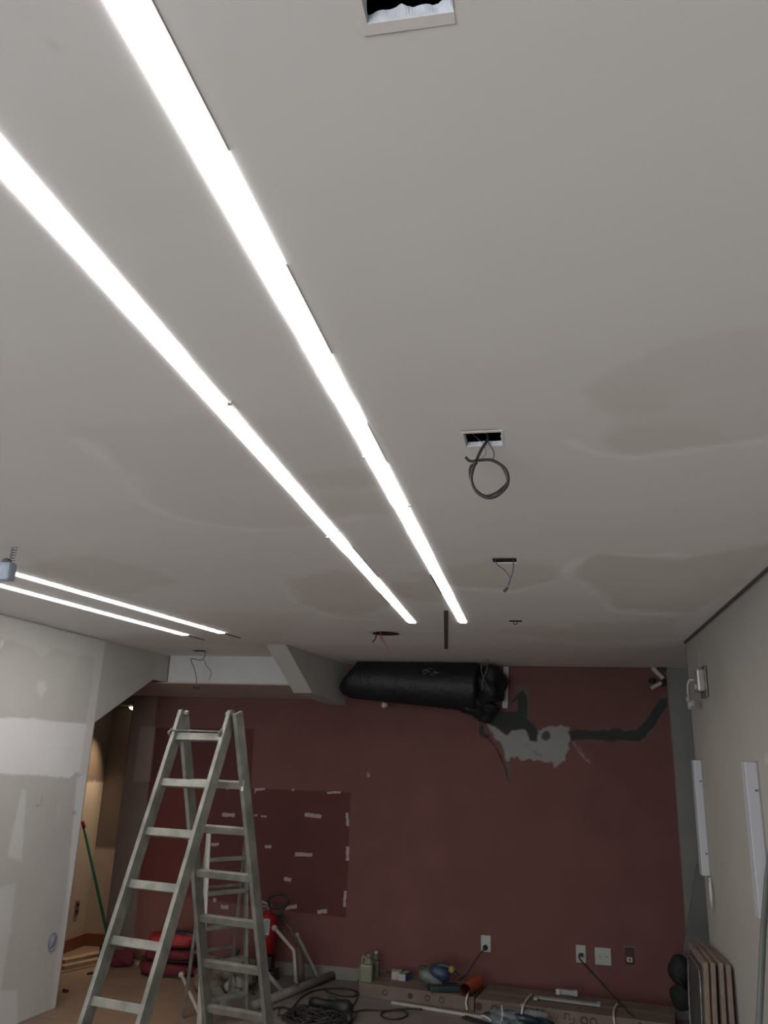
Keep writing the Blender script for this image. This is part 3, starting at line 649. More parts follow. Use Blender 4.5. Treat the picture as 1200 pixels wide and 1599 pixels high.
for (a, c, w, k), lb in zip(tp, tl):
    pa, pc = on_y(*a, YF), on_y(*c, YF); pa.y = pc.y = YF - .0015
    b = MB(); n = 6; d = (pc - pa); u = Vector((-d.z, 0, d.x)).normalized(); wv = w / 185; rr = random.Random(a[0]); up = []; dn = []
    for i in range(n + 1):
        q = pa + d * i / n; up.append(q + u * (wv / 2 + rr.uniform(-.004, .003))); dn.append(q - u * (wv / 2 + rr.uniform(-.004, .003)))
    if k: dn[0] -= u * math.copysign(.03, 1)
    b.prism(up + dn[::-1], (0, .002, 0)); tag(b.build('tape_strip', M_TAPE), lb, 'tape', 'tape remains on the dark red square')

# ================================================================== SOCKETS
def socket(px0, py0, px1, py1, label, horiz=False, plug=False):
    a = on_y(px0, py0, YF - .006); b_ = on_y(px1, py1, YF - .006); c = (a + b_) / 2; c.y = YF - .006
    t = thing('wall_socket', label, 'socket', (c.x, YF, c.z))
    w, h = abs(b_.x - a.x), abs(a.z - b_.z)
    MB().box(c, (w, .011, h), bev=.003).build('cover_plate', M_PLATE, t)
    ins = [(0, 0)] if not horiz else [(-.028, 0), (.028, 0)]
    for (dx, dz) in ins:
        zc_ = -.18 * h if not horiz else 0
        MB().box((c.x + dx, YF - .0125, c.z + dz + zc_), (.042, .004, .03), bev=.002).build('outlet_insert', mat('insert', (.36, .36, .33), .5), t)
        hb_ = MB()
        for q in (-.009, 0, .009): hb_.lathe([(.0028, 0), (.0028, .002)], (c.x + dx + q, YF - .0165, c.z + dz + zc_ - (.003 if q == 0 else 0)), axis=(0, 1, 0), n=8)
        hb_.build('pin_holes', M_BLACKP, t)
    return t, c
t, c = socket(751.5, 1460, 767, 1487, 'white wall socket with a black plug, left one on the maroon wall')
s1 = on_y(758, 1480, YF - .03)
tt = thing('power_plug', 'black plug and cord running from the left socket down to the power tool', 'plug', s1)
MB().lathe([(.020, 0), (.02, .02), (.012, .028), (.008, .04)], (s1.x, YF - .014, s1.z), axis=(0, -1, 0)).build('plug_body', M_BLACKP, tt)
wire('cord', [(s1.x, YF - .05, s1.z), on_y(752, 1487, YF - .05), on_y(745, 1496, YF - .05), on_y(737, 1508, YF - .06), on_y(728, 1522, YF - .08), on_y(715, 1532, YF - .16)], .005, M_CABLE, parent=tt)
t, c = socket(899.5, 1475, 916, 1504, 'white wall socket with a dark plug, left of the double plate')
s2 = on_y(908, 1491, YF - .03)
socket(929, 1479, 955.5, 1508, 'wide cream double socket plate on the maroon wall', horiz=True)
a = on_y(984, 1497, YF - .004)
t = thing('open_socket_box', 'open dark socket box with a pale insert hanging in it, right of the plates', 'socket', (a.x, YF, a.z))
MB().box((a.x, YF - .004, a.z + .02), (.07, .006, .125), bev=.002).build('back_box', mat('box_dark', (.05, .03, .028), .8), t)
MB().box((a.x, YF - .004, a.z + .088), (.09, .007, .01)).build('frame_edge', mat('frame_mauve', (.15, .10, .09), .7), t)
MB().box((a.x - .002, YF - .014, a.z - .005), (.045, .02, .036), bev=.004).build('insert', M_PLATE, t)
MB().box((a.x - .002, YF - .0255, a.z - .003), (.012, .003, .016)).build('hole', M_CABLE, t)
# niche outlet
a = on_x(119.5, 1418, xa - .03)
t = thing('niche_socket', 'small brown socket with two dark outlets low on the tan wall', 'socket', a)
MB().box(a + Vector((.004, 0, 0)), (.008, .075, .14), bev=.003).build('cover_plate', mat('tan_plate', (.30, .2, .14), .5), t)
for s in (-.03, .03): MB().box(a + Vector((.011, 0, s)), (.008, .04, .03), bev=.003).build('outlet_insert', M_BLACKP, t)

# ================================================================== RIGHT WALL FITTINGS
def wall_panel(wall_pt, edge_px, far_px, top_py, bottom_pt, label):
    w = on_x(wall_pt, top_py, XR); y0 = w.y; e = on_y(edge_px, top_py, y0); y1 = on_x(far_px, top_py, e.x).y
    z1 = (w.z + e.z) / 2; z0 = on_y(bottom_pt[0], bottom_pt[1], y0).z; xf = e.x
    t = thing('white_wall_panel', label, 'panel', (XR, (y0 + y1) / 2, z0), 'white slim panels on the right wall')
    MB().box(((XR + xf) / 2 - .001, (y0 + y1) / 2, (z0 + z1) / 2), (XR - xf - .002, y1 - y0, z1 - z0), bev=.004).build('panel_body', mat('panel_white', (0, 0, 0)), t)
    MB().box((XR - .004, y0 + .01, (z0 + z1) / 2), (.008, .03, z1 - z0 + .01)).build('backing', M_GREYP, t)
    for z in (z1 - .13, z0 + .13): MB().box((XR - .018, y0 - .001, z), (.014, .004, .01)).build('fixing_clip', M_WIREG, t)
mat('panel_white', (.385, .39, .42), .45, noise=.02)
wall_panel(1096.5, 1083, 1079.5, 1187, (1105, 1368), 'white slim vertical panel farther along the right wall, next to its end')
wall_panel(1184, 1163, 1157, 1190, (1190, 1436), 'white slim vertical panel on the right wall crossed by a grey pole, nearer one')
struct(MB().box((XR - .006, (YE - 3.3) / 2, CEIL - .006), (.012, YE + 3.3, .012)).build('gap_shade_strip', mat('gap_shadow_paint', (.09, .08, .075), .9)))  # dark strip painted as the shade of the wall-ceiling gap
o = MB().tube([on_x(1109, 1370, XR - .02), on_x(1111, 1395, XR - .02), on_x(1113, 1425, XR - .015)], [.006, .011, .004], 8).build('loose_wire', M_WIREW)
tag(o, 'white wire tail hanging below the farther white panel', 'wire')
xw = XR - .03; a = on_x(1093, 1063, xw)
t = thing('wall_light_mount', 'small metal box on the right wall near the ceiling with a dangling white connector', 'fitting', a)
MB().box(a, (.05, .13, .14), bev=.012).build('metal_housing', mat('brushed', (.38, .36, .35), .3, metal=.4), t)
MB().box(a + Vector((.02, -.015, -.01)), (.012, .19, .19), bev=.004).build('back_plate', M_ALUD, t)
MB().box(a + Vector((-.03, -.01, -.04)), (.01, .03, .03), bev=.003).build('screw_tab', M_PLATE, t)
wire('wire', [on_x(1086, 1062, xw), on_x(1078, 1062, xw - .03), on_x(1075, 1068, xw - .04), on_x(1075, 1082, xw - .04), on_x(1078, 1094, xw - .04)], .006, M_WIREW, parent=t)
cb = MB(); c = on_x(1078.5, 1099, xw - .04); rr = random.Random(4)
for k in range(9): cb.box(c + Vector((rr.uniform(-.015, .015), rr.uniform(-.03, .03), rr.uniform(-.032, .032))), (.02, .03, .024), Matrix.Rotation(rr.uniform(0, 1), 3, 'X'), bev=.003)
cb.build('connector_block', M_PLATE, t)
# bent bracket in the far corner
Yb = YF - .04
t = thing('corner_bracket', 'bent pale metal arm with black clips in the upper right corner of the maroon wall', 'bracket', on_y(1030, 1050, Yb))
MB().beam(on_y(1019, 1043, Yb), on_y(1036, 1060, Yb), .035, .04, up=(1, 0, 0)).build('upper_arm', M_PLATE, t)
MB().beam(on_y(1034, 1066, Yb), on_y(1017, 1075, Yb), .03, .04, up=(0, 0, 1)).build('lower_arm', M_PLATE, t)
MB().blob(on_y(1019, 1063, Yb), (.03, .03, .022), 0, .15, 3, n=8).build('clip', M_BLACKP, t)
MB().blob(on_y(1036, 1066, Yb), (.022, .03, .035), 0, .15, 4, n=8).build('clip', M_BLACKP, t)
MB().beam(on_y(1028, 1042, Yb), on_y(1040, 1044, Yb), .03, .03).build('ceiling_plate', M_BLACKP, t)
# blue-edged ring on the partition
c = on_plane(81, 1471, A0, nA); t = thing('junction_ring', 'round junction box cut-out with scribbled blue edge low on the grey partition', 'box', c)
u = dA; ring = [c + nA * .006 + u * (.045 * math.cos(k * .4189)) * (1 + .1 * math.sin(k * 2)) + Vector((0, 0, 1)) * .062 * math.sin(k * .4189) for k in range(15)]
MB().tube(ring, .003, 6, closed=True).build('blue_rim', mat('blue_mark', (.16, .19, .34), .6), t)
MB().lathe([(.001, .003), (.042, .003), (.045, .0)], c, axis=nA, n=18).build('cover', mat('ring_cover', (.40, .41, .45), .5), t)
# leaning pole and grey sheet
o = MB().tube([on_y(1210, 1290, 4.2), on_y(1199, 1370, 4.1), on_y(1193, 1450, 4.0), on_y(1186, 1600, 3.8), on_z(1186, 1600, 0) * .0 + Vector((on_y(1186, 1600, 3.8).x - .06, 3.55, 0.0))], .013, 10).build('leaning_pole', mat('pole_grey', (.09, .10, .095), .5))
tag(o, 'grey green pole leaning in front of the nearer white wall panel', 'pole')
Yg = 7.3
o = MB().prism([on_y(1089, 1350, Yg), on_y(1150, 1346, Yg), Vector((on_y(1150, 1570, Yg).x, Yg, 0.0)), Vector((on_y(1052, 1560, Yg).x, Yg, 0.0)), on_y(1068, 1480, Yg), on_y(1079, 1415, Yg)], (0, .02, 0)).build('leaning_sheet', M_GBOARD)
tag(o, 'dark grey sheet with slanted edge leaning in the far right corner', 'board')

# folded boards against the right wall
def board(fx0, fx1, yf, yb2, xb0, z, m_face, label, lean=0.0):
    t = thing('folding_board', label, 'board', ((fx0 + fx1) / 2, yf, 0), 'folding boards leaning on the right wall')
    th = fx1 - fx0; b = MB()
    P = [(fx0 - lean, yf), (fx1 - lean, yf), (xb0 + th - lean, yb2), (xb0 - lean, yb2)]
    vs = [(x, y, 0) for x, y in P] + [(x + lean, y, z) for x, y in P]
    b.add(vs, [(0, 1, 2, 3), (4, 5, 6, 7), (0, 1, 5, 4), (1, 2, 6, 5), (2, 3, 7, 6), (3, 0, 4, 7)])
    o = b.build('wood_frame', M_WEDGE, t)
    bv = o.modifiers.new('b', 'BEVEL'); bv.width = .006; bv.segments = 3
    f = MB(); e = .003
    vs = [(fx0 - lean - e, yf + .03, .03), (xb0 - lean - e, yb2 - .03, .03), (xb0 - e - .001, yb2 - .03, z - .03), (fx0 - e - .001, yf + .03, z - .03)]
    f.prism(vs, (.004, 0, 0)); f.build('dark_panel', m_face, t)
    return t
zt_ = .74
bx = [on_y(1099, 1503, 5.3), on_y(1110, 1503, 5.3), on_y(1123, 1503, 5.3), on_y(1135, 1503, 5.3)]
wd = [.028, .028, .026, .028]; labs = ['leftmost wood-edged board, its dark metal-framed face towards the room', 'second wood-edged board from the left, pressed to the dark-faced one', 'third wood-edged board, its top reaching farther back and higher', 'rightmost wood-edged board, touching the right wall']
tz = bx[0].z
board(bx[0].x, bx[0].x + wd[0], 5.3, 5.86, bx[0].x + .012, tz, M_DBOARD, labs[0], .03)
t0 = bpy.data.objects['folding_board']
ip = MB(); X0 = bx[0].x - .007
loop = [(5.38, tz - .10), (5.44, tz - .05), (5.72, tz - .05), (5.78, tz - .12), (5.78, tz - .42), (5.70, tz - .5), (5.46, tz - .5), (5.38, tz - .42)]
ip.tube(arc([(X0 - .03 * (1 - z / tz), y, z) for y, z in loop + [loop[0]]], 4), .006, 8).build('metal_rim', M_ALUD, t0)
board(bx[1].x, bx[1].x + wd[1], 5.3, 5.84, bx[1].x + .012, tz, M_DBOARD, labs[1], .03)
board(bx[2].x, bx[2].x + wd[2], 5.3, 5.98, bx[2].x + .003, tz + .004, M_DBOARD, labs[2], .02)
board(bx[3].x - .004, bx[3].x - .004 + wd[3], 5.3, 5.80, bx[3].x - .004, tz - .004, M_DBOARD, labs[3], .012)
t = thing('rubbish_bag', 'black bag slumped on the floor between the long box and the leaning boards', 'bag', (on_y(1062, 1530, 6.9).x, 6.9, 0))
MB().blob(on_y(1063, 1517, 6.9) , (.085, .09, .11), .2, .08, 5).blob(on_y(1064, 1556, 6.9), (.075, .09, .09), .2, .1, 6).build('bag_body', mat('bag_black', (.008, .01, .009), .8, bump=.5), t)
MB().tube(arc([on_y(1056, 1527, 6.82), on_y(1064, 1535, 6.8), on_y(1070, 1545, 6.82)]), .012, 8).build('bag_neck', mat('bag_black', (0, 0, 0)), t)

# ================================================================== BIG LADDER
T = Vector((-2.013, 4.775, 2.043)); psi = -.218; AL, BE = .339, .319
R_ = Vector((math.cos(psi), math.sin(psi), 0)); N_ = Vector((-R_.y, R_.x, 0))
lad = thing('stepladder', 'tall aluminium A-frame ladder spattered with paint, standing left of centre', 'ladder', (T.x, T.y, 0))
def lp(side, tt_, ang, sgn, w0=None, k=0.0, dn=0.0):
    sh = R_ * (.022 if sgn == 1 else 0); w0 = w0 or (.375 if sgn == 1 else .335)
    d = Vector((0, 0, -math.cos(ang))) + N_ * sgn * math.sin(ang); nn = (N_ * math.cos(ang) + Vector((0, 0, 1)) * sgn * math.sin(ang))
    return T + sh + d * tt_ + R_ * side * (w0 + k * tt_) / 2 + nn * dn
for (ang, sgn, k, s0, nm) in ((AL, -1, -.010, .149, 'front'), (BE, 1, .022, .149, 'rear')):
    Lg = (T.z) / math.cos(ang)
    nn = (N_ * math.cos(ang) + Vector((0, 0, 1)) * sgn * math.sin(ang))
    for side in (-1, 1):
        a = lp(side, -.01, ang, sgn, k=k) + R_ * side * .012; c = lp(side, Lg, ang, sgn, k=k) + R_ * side * .012
        rl = MB().beam(a, c, .080, .026, up=nn, bev=.003)
        ro = rl.build('rail', M_ALU, lad)
        d = (c - a).normalized()
        MB().beam(c - d * .07, c - d * .002, .088, .034, up=nn, bev=.005).build('rubber_foot', M_BLACKP, ro)
    for i in range(7):
        t_ = s0 + .28 * i
        if t_ > Lg - .05: break
        if sgn == 1 and i == 0: continue
        a = lp(-1, t_, ang, sgn, k=k); c = lp(1, t_, ang, sgn, k=k)
        MB().beam(a, c, .030, .044, up=nn, bev=.004).build('rung', M_ALU, lad)
for side in (-1, 1):
    hn = MB(); a = lp(side, .0, AL, -1); hn.tube([a - R_ * .03, a + R_ * .03], .012, 10)
    top = a + R_ * side * .014
    hn.prism([top + N_ * -.045 + Vector((0, 0, -.10)), top + N_ * -.012 + Vector((0, 0, .03)), top + N_ * .02 + Vector((0, 0, .02)), top + N_ * .05 + Vector((0, 0, -.10))], R_ * side * .005)
    hn.build('top_hinge', M_ALUD, lad)
a = lp(-1, .125, AL, -1, dn=-.04) - R_ * .03; c = lp(1, .125, AL, -1, dn=-.04) + R_ * .0
hk = MB().tube([a, c], .006, 8)
for q in (a, c): hk.tube(arc([q + Vector((0, 0, .0)), q - N_ * .02 + Vector((0, 0, -.012)), q + Vector((0, 0, -.03)), q + N_ * .02 + Vector((0, 0, -.012)), q + Vector((0, 0, .012))], 4), .007, 8)
hk.build('locking_bar', M_ALUD, lad)
sp_ = MB().box(lp(1, .43, BE, 1, k=.022) + R_ * .018 - N_ * .03, (.012, .02, .06)); sp_.build('paint_spot', M_WHITE, lad)

# ================================================================== SMALL LADDER BEHIND
FLt = Vector((-2.36, 5.98, 0)); BLt = Vector((-2.57, 6.19, 0)); dr = Vector((.60, .80, 0)); WD = .33
apL = Vector((-2.44, 6.03, 1.25))
sl = thing('small_stepladder', 'small aluminium step ladder standing behind the tall one, its left rail painted as lit', 'ladder', (FLt + BLt) / 2 + dr * .2)
M_ALULIT = mat('lit_aluminium', (.62, .62, .58), .4, metal=.4, noise=.1, scale=9)  # paler copy of the aluminium, light on the left rail painted in
perp = (BLt - FLt).normalized()
for s in (0, 1):
    a = apL + dr * (s * WD) + Vector((0, 0, .0)); f = FLt + dr * (s * (WD + .05)); bk = BLt + dr * (s * (WD + .04))
    MB().beam(f, a, .045, .02, up=perp, bev=.003).build('front_rail', M_ALULIT if s == 0 else M_ALU, sl)
    MB().beam(bk, a, .026, .018, up=perp, bev=.003).build('rear_leg', M_ALU, sl)
for k in range(5):
    z = .17 + .225 * k; u = z / apL.z; a = FLt.lerp(apL, u); a.z = z
    b = MB(); c = a + dr * (WD + .04 * (1 - u)); m = (a + c) / 2
    b.box(m, ((c - a).length, .075, .022), Matrix.Rotation(math.atan2(dr.y, dr.x), 3, 'Z'), bev=.004)
    for g in (-.022, 0, .022): b.beam(a + perp * g + Vector((0, 0, .012)), c + perp * g + Vector((0, 0, .012)), .004, .006, bev=0)
    b.build('tread', M_ALU, sl)
m = apL + dr * (WD / 2); MB().box(m + Vector((0, 0, .01)), (WD - .02, .09, .02), Matrix.Rotation(math.atan2(dr.y, dr.x), 3, 'Z'), bev=.006).build('top_cap', M_ALU, sl)
zb = .42
for u in (.35, .7): MB().beam(BLt.lerp(apL, u), BLt.lerp(apL, u) + dr * WD, .02, .02).build('rear_brace', M_ALU, sl)

# ================================================================== EXTINGUISHER
Ye = YF - .22; eb = on_y(415, 1489, Ye); et = on_y(414, 1424, Ye)
t = thing('fire_extinguisher', 'red fire extinguisher with grey label on a dark stand behind the tall ladder', 'extinguisher', (eb.x, Ye, 0))
z0 = eb.z; z1 = et.z; R0 = .085
MB().lathe([(.03, z0), (R0 - .01, z0 + .003), (R0, z0 + .02), (R0, z1 - .06), (R0 - .02, z1 - .02), (.03, z1), (.022, z1 + .02)], (eb.x, Ye, 0), n=28).build('cylinder', M_REDX, t)
lb = MB(); za, zb_ = on_y(415, 1457, Ye).z, on_y(415, 1432, Ye).z; n = 10; vs = []
for k in range(n + 1):
    a = math.radians(-160 + 100 * k / n)
    for z in (za, zb_): vs.append((eb.x + (R0 + .0015) * math.cos(a), Ye + (R0 + .0015) * math.sin(a), z))
lb.add(vs, [(2 * k, 2 * k + 1, 2 * k + 3, 2 * k + 2) for k in range(n)]); lb.build('paper_label', mat('label_grey', (.33, .34, .35), .6, noise=.15, scale=40), t)['label'] = 'grey printed label'
ln = MB()
for z in np.linspace(za + .02, zb_ - .02, 6): ln.add([(eb.x + (R0 + .003) * math.cos(math.radians(a)), Ye + (R0 + .003) * math.sin(math.radians(a)), z + dz) for dz in (0, .006) for a in (-145, -115, -85, -72)], [(0, 1, 5, 4), (1, 2, 6, 5), (2, 3, 7, 6)])
ln.build('label_lines', M_WIREG, t)
vl = MB().lathe([(.022, z1 + .01), (.02, z1 + .05), (.012, z1 + .055)], (eb.x, Ye, 0)).beam((eb.x - .07, Ye - .01, z1 + .085), (eb.x + .03, Ye, z1 + .05), .018, .016).beam((eb.x - .06, Ye - .01, z1 + .05), (eb.x + .02, Ye, z1 + .04), .012, .014)
vl.build('valve_lever', M_ALUD, t)
wire('hose', [(eb.x + .01, Ye - .02, z1 + .045), on_y(420, 1404, Ye - .03), on_y(430, 1397, Ye - .03), on_y(442, 1397, Ye - .03), on_y(450, 1403, Ye - .03), on_y(450, 1411, Ye - .03), on_y(443, 1417, Ye - .03), on_y(430, 1418, Ye - .03), on_y(421, 1415, Ye - .03)], .010, M_BLACKP, parent=t, n=10)
st = MB()
for a in (.6, 2.6, 4.4): st.beam((eb.x + .03 * math.cos(a), Ye + .03 * math.sin(a), z0 + .01), (eb.x + .12 * math.cos(a), Ye + .12 * math.sin(a), 0.0), .02, .02)
st.box((eb.x, Ye, z0 - .06), (.14, .1, .10), bev=.01); st.tube([(eb.x + .1 * math.cos(k * .5), Ye + .1 * math.sin(k * .5), .05) for k in range(13)], .008, 6)
st.build('floor_stand', mat('stand_dark', (.02, .012, .01), .6), t)

# ================================================================== FLOOR CLUTTER LEFT
# green broom
b0 = on_y(172, 1480, 7.5); b1 = on_y(129, 1282, 7.25)
t = thing('broom', 'green-handled broom with a red tip leaning in the niche at the left', 'broom', (b0.x, b0.y, 0))
MB().tube([b1.lerp(b0, .05), b1.lerp(b0, .5), b0], .013, 10).build('handle', M_GREEN, t)
MB().tube([b1, b1.lerp(b0, .055)], .016, 10).build('handle_tip', mat('red_tip', (.35, .03, .02), .5), t)['label'] = 'red tip'
MB().box((b0.x - .03, b0.y, b0.z * .5 + .06), (.12, .06, .05), bev=.012).build('brush_head', mat('brush_green', (.015, .05, .025), .6), t)
bb = MB()
for k in range(24): xk = b0.x - .085 + .11 * (k % 12) / 11; yk = b0.y - .02 + .04 * (k // 12); bb.tube([(xk, yk, b0.z * .5 + .04), (xk + random.uniform(-.012, .012), yk - .01, .003)], .004, 4)
bb.build('bristles', mat('bristle', (.03, .03, .025), .8), t)
# planks in the niche
def plank(a, c, w, h, z, label):
    pa = on_z(*a, 0); pc = on_z(*c, 0); pa.z = pc.z = z + h / 2
    tag(MB().beam(pa, pc, h, w, bev=.002).build('wood_plank', M_WOOD), label, 'plank', 'loose wooden planks on the niche floor')
plank((96, 1504), (165, 1490), .10, .03, 0, 'pale plank at the back of the small stack by the wooden skirting')
plank((96, 1514), (166, 1499), .07, .03, 0, 'pale plank at the front of the small stack by the wooden skirting')
plank((203, 1492), (238, 1498), .06, .03, 0, 'short pale plank end beside the red bags')
plank((203, 1503), (236, 1509), .05, .025, 0, 'thin pale plank lying in front of the short one by the red bags')
# red bags
def cushion(px, Y, sx, sy_, sz, rot, m, label, seed, z):
    c = on_y(px, 1490, Y); t = thing('red_bag', label, 'bag', (c.x, Y, z), 'stack of red bags')
    MB().blob((c.x, Y, z + sz), (sx, sy_, sz), rot, .05, seed, flat=.55).build('bag_body', m, t)
    MB().blob((c.x, Y, z + sz * .12 + .004), (sx * 1.03, sy_ * 1.03, sz * .16), rot, .04, seed + 5, flat=.6).build('bag_gap_shadow', M_BLACKP, t)  # black blob standing in for the shadow between stacked bags
M_RED2 = mat('dark_red_fabric', (.12, .009, .013), .75, noise=.15, scale=15, bump=.3)
cushion(268, 7.3, .235, .14, .055, .1, M_RED2, 'lowest red bag of the stack behind the tall ladder', 1, 0)
cushion(271, 7.3, .23, .14, .052, .0, M_RED2, 'middle red bag of the stack behind the tall ladder', 2, .118)
cushion(269, 7.28, .21, .13, .05, .15, M_RED, 'topmost red bag of the stack, brightest red', 3, .228)
o = MB().tube(arc([on_y(268, 1461, 7.25), on_y(282, 1457, 7.25), on_y(298, 1460, 7.25), on_y(308, 1467, 7.28)]), .022, 8).build('black_strap', M_BLACKP); tag(o, 'black strap lying on top of the red bag stack', 'strap')
c = on_z(190, 1510, 0)
o = MB().blob((c.x, c.y, .07), (.09, .06, .075), .3, .2, 8).build('red_cloth', mat('dark_red_cloth', (.11, .014, .024), .8, bump=.4)); tag(o, 'small crumpled dark red cloth under the second lowest ladder rung', 'cloth')
c = on_z(228, 1510, 0); o = MB().blob((c.x, c.y, .045), (.05, .05, .045), 0, .35, 9).build('scrap_pile', mat('dark_scrap', (.03, .028, .022), .9)); tag(o, 'dark bristly scrap beside the red bags', 'scrap')
# crumpled brown heap seen between the rungs
c = on_y(352, 1505, 6.95)
t = thing('crumpled_bag', 'crumpled brown paper sack seen between the lower rungs', 'sack', (c.x, 6.95, 0))
MB().blob((c.x, 6.95, .13), (.20, .13, .125), 0, .3, 11, flat=.8).build('sack_body', mat('brown_paper', (.16, .12, .09), .85, noise=.3, scale=14, bump=1), t)
MB().blob((c.x + .13, 6.85, .07), (.07, .06, .06), 0, .3, 12).build('pale_scrap', M_TUBE, t)
o = MB().beam(on_z(345, 1545, 0) + Vector((0, 0, .05)), on_y(371, 1482, 7.2), .02, .05, up=(0, 0, 1)).build('wood_strip', mat('slat', (.03, .028, .03), .6)); tag(o, 'dark slat leaning behind the lower rungs', 'slat')
# upturned pale tube frame
t = thing('tube_frame', 'pale metal tube frame lying on the floor with legs sticking up behind the ladder', 'frame', on_z(460, 1560, 0))
h_ = Vector((0, 0, .03))
fa = on_z(300, 1625, 0) + h_; fb = on_z(395, 1578, 0) + h_; fc = on_z(524, 1527, 0) + h_
MB().tube([fb, fc], .033, 12).build('base_tube', M_TUBE, t)
lfs = [((497, 1541), (464, 1460), .017, fc.lerp(fb, .22), M_TUBE), ((437, 1570), (403, 1503), .019, fc.lerp(fb, .66), M_TUBE)]
for (pa, pb_, r, base, mt) in lfs:
    tp_ = on_y(*pb_, base.y + .05); MB().tube([base, tp_], r, 10).build('leg', mt, t)
tp_ = on_y(464, 1460, fc.lerp(fb, .22).y + .05); MB().blob(tp_, (.022, .022, .022), 0, .02, 1, n=8).build('leg_cap', M_CREAM, t)
yk = 6.95
MB().tube([on_y(429, 1449, yk), on_y(447, 1470, yk), on_y(459, 1484, yk), on_y(461, 1505, yk - .02), on_y(462, 1530, yk - .05), on_z(466, 1543, 0) + Vector((0, 0, .012))], .014, 10).build('bent_leg', M_CREAM, t)
MB().blob(on_y(429, 1449, yk), (.024, .024, .024), 0, .02, 1, n=8).build('leg_cap', M_CREAM, t)
yk = 6.35
t = thing('pale_rod', 'pale rod with a round cap leaning left of the rear ladder feet', 'rod', on_z(318, 1604, 0))
MB().tube([on_y(284, 1523, yk - .1), on_z(320, 1606, 0) + Vector((0, 0, .012))], .013, 10).build('rod', M_CREAM, t)
MB().blob(on_y(283.5, 1522, yk - .1), (.022, .022, .022), 0, .02, 1, n=8).build('rod_cap', M_CREAM, t)
o = MB().beam(on_z(328, 1540, 0) + Vector((0, 0, .03)), on_z(350, 1572, 0) + Vector((0, 0, .03)), .05, .06).build('pale_batten', M_TUBE); tag(o, 'short pale grey batten on the floor between the ladder rear rails', 'batten')
# thin stick with green cap
yk = 7.25
t = thing('leaning_stick', 'brown stick with a green cap leaning right of the extinguisher', 'stick', on_z(470, 1540, 0))
MB().tube([on_y(438, 1427, YF - .03), on_y(456, 1455, yk), on_y(469, 1482, yk)], .013, 8).tube([on_y(467, 1478, yk), on_y(470, 1510, yk - .02), on_z(471, 1544, 0) + Vector((0, 0, .02))], [.02, .034, .022], 8).build('stick', mat('brown_stick', (.09, .065, .055), .7), t)
MB().lathe([(.02, -.02), (.022, 0), (.018, .02)], on_y(437, 1427, YF - .03), axis=(-.5, 0, .8)).build('green_cap', mat('cap_green', (.03, .08, .06), .6), t)['label'] = 'green cap'
o = MB().beam(on_z(434, 1529, 0) + Vector((0, 0, .001)), on_y(433, 1509, 7.3), .02, .03).build('short_peg', mat('peg', (.07, .03, .028), .7)); tag(o, 'short dark red peg standing beside the extinguisher stand', 'peg')

# cable heap, drill
t = thing('cable_heap', 'tangle of dark cables coiled on the floor right of the ladder', 'cable', on_z(490, 1590, 0))
rr = random.Random(2); hb2 = MB()
for k in range(13):
    c = on_z(490 + rr.uniform(-22, 28), 1590 + rr.uniform(-4, 6), 0); ra = rr.uniform(.12, .26); rb = rr.uniform(.09, .16); ph = rr.uniform(0, 6)
    hb2.tube([(c.x + ra * math.cos(a + ph), c.y + rb * math.sin(a + ph), .012 + .03 * rr.random() + .01 * math.sin(3 * a + k)) for a in [i * .3 for i in range(21)]], .0065, 6, closed=True)
hb2.build('coils', M_CABLE, t)
fl_ = lambda x, y, z=.008: on_z(x, y, 0) + Vector((0, 0, z))
o = wire('extension_cable', [fl_(420, 1580), fl_(440, 1574), fl_(455, 1577), fl_(470, 1560), fl_(490, 1549), fl_(520, 1545), fl_(545, 1546), fl_(560, 1552), fl_(555, 1557), fl_(535, 1557), fl_(515, 1552), fl_(508, 1546)], .006, M_CABLE, 'dark cord looping on the floor between the pale tube and the jug', 'cord')
o = wire('extension_cable', [fl_(500, 1540), fl_(515, 1532), fl_(530, 1529), fl_(550, 1531), fl_(562, 1533)], .006, M_CABLE, 'dark cord curving along the skirting to the jug', 'cord')
o = wire('extension_cable', [fl_(545, 1583), fl_(570, 1579), fl_(600, 1580), fl_(630, 1580), fl_(636, 1587), fl_(622, 1593), fl_(604, 1592), fl_(595, 1586), fl_(606, 1580), fl_(640, 1577), fl_(660, 1578)], .006, M_CABLE, 'thin dark cord with a small ring loop in front of the cardboard boxes', 'cord')
o = wire('extension_cable', [fl_(556, 1553), fl_(558, 1560), fl_(553, 1570), fl_(548, 1578)], .006, M_CABLE, 'short cord from the jug down to the black drill', 'cord')
a = on_z(484, 1581, 0) + Vector((0, 0, .075)); c = on_z(552, 1591, 0) + Vector((0, 0, .06))
t = thing('power_drill', 'black power tool lying on the cable tangle', 'drill', (a + c) / 2 - Vector((0, 0, .06)))
d = (c - a); L = d.length
MB().tube([a, a + d * .15, a + d * .2, a + d * .55, a + d * .6, a + d * .85, a + d * .97], [.03, .036, .03, .036, .05, .058, .03], 14).build('motor_body', mat('tool_black', (.012, .013, .013), .5), t)
MB().tube([a + d * .85, a + d * .93 + Vector((0, -.05, -.03)), a + d * .95 + Vector((.02, -.14, -.04))], [.035, .028, .026], 10).build('grip', M_BLACKP, t)
MB().lathe([(.037, 0), (.037, .03)], a + d * .55, axis=d, n=16).build('steel_collar', M_ALUD, t)
MB().box(a + d * .5 + Vector((0, 0, .045)), (.07, .03, .02), bev=.006).build('switch', M_BLACKP, t)

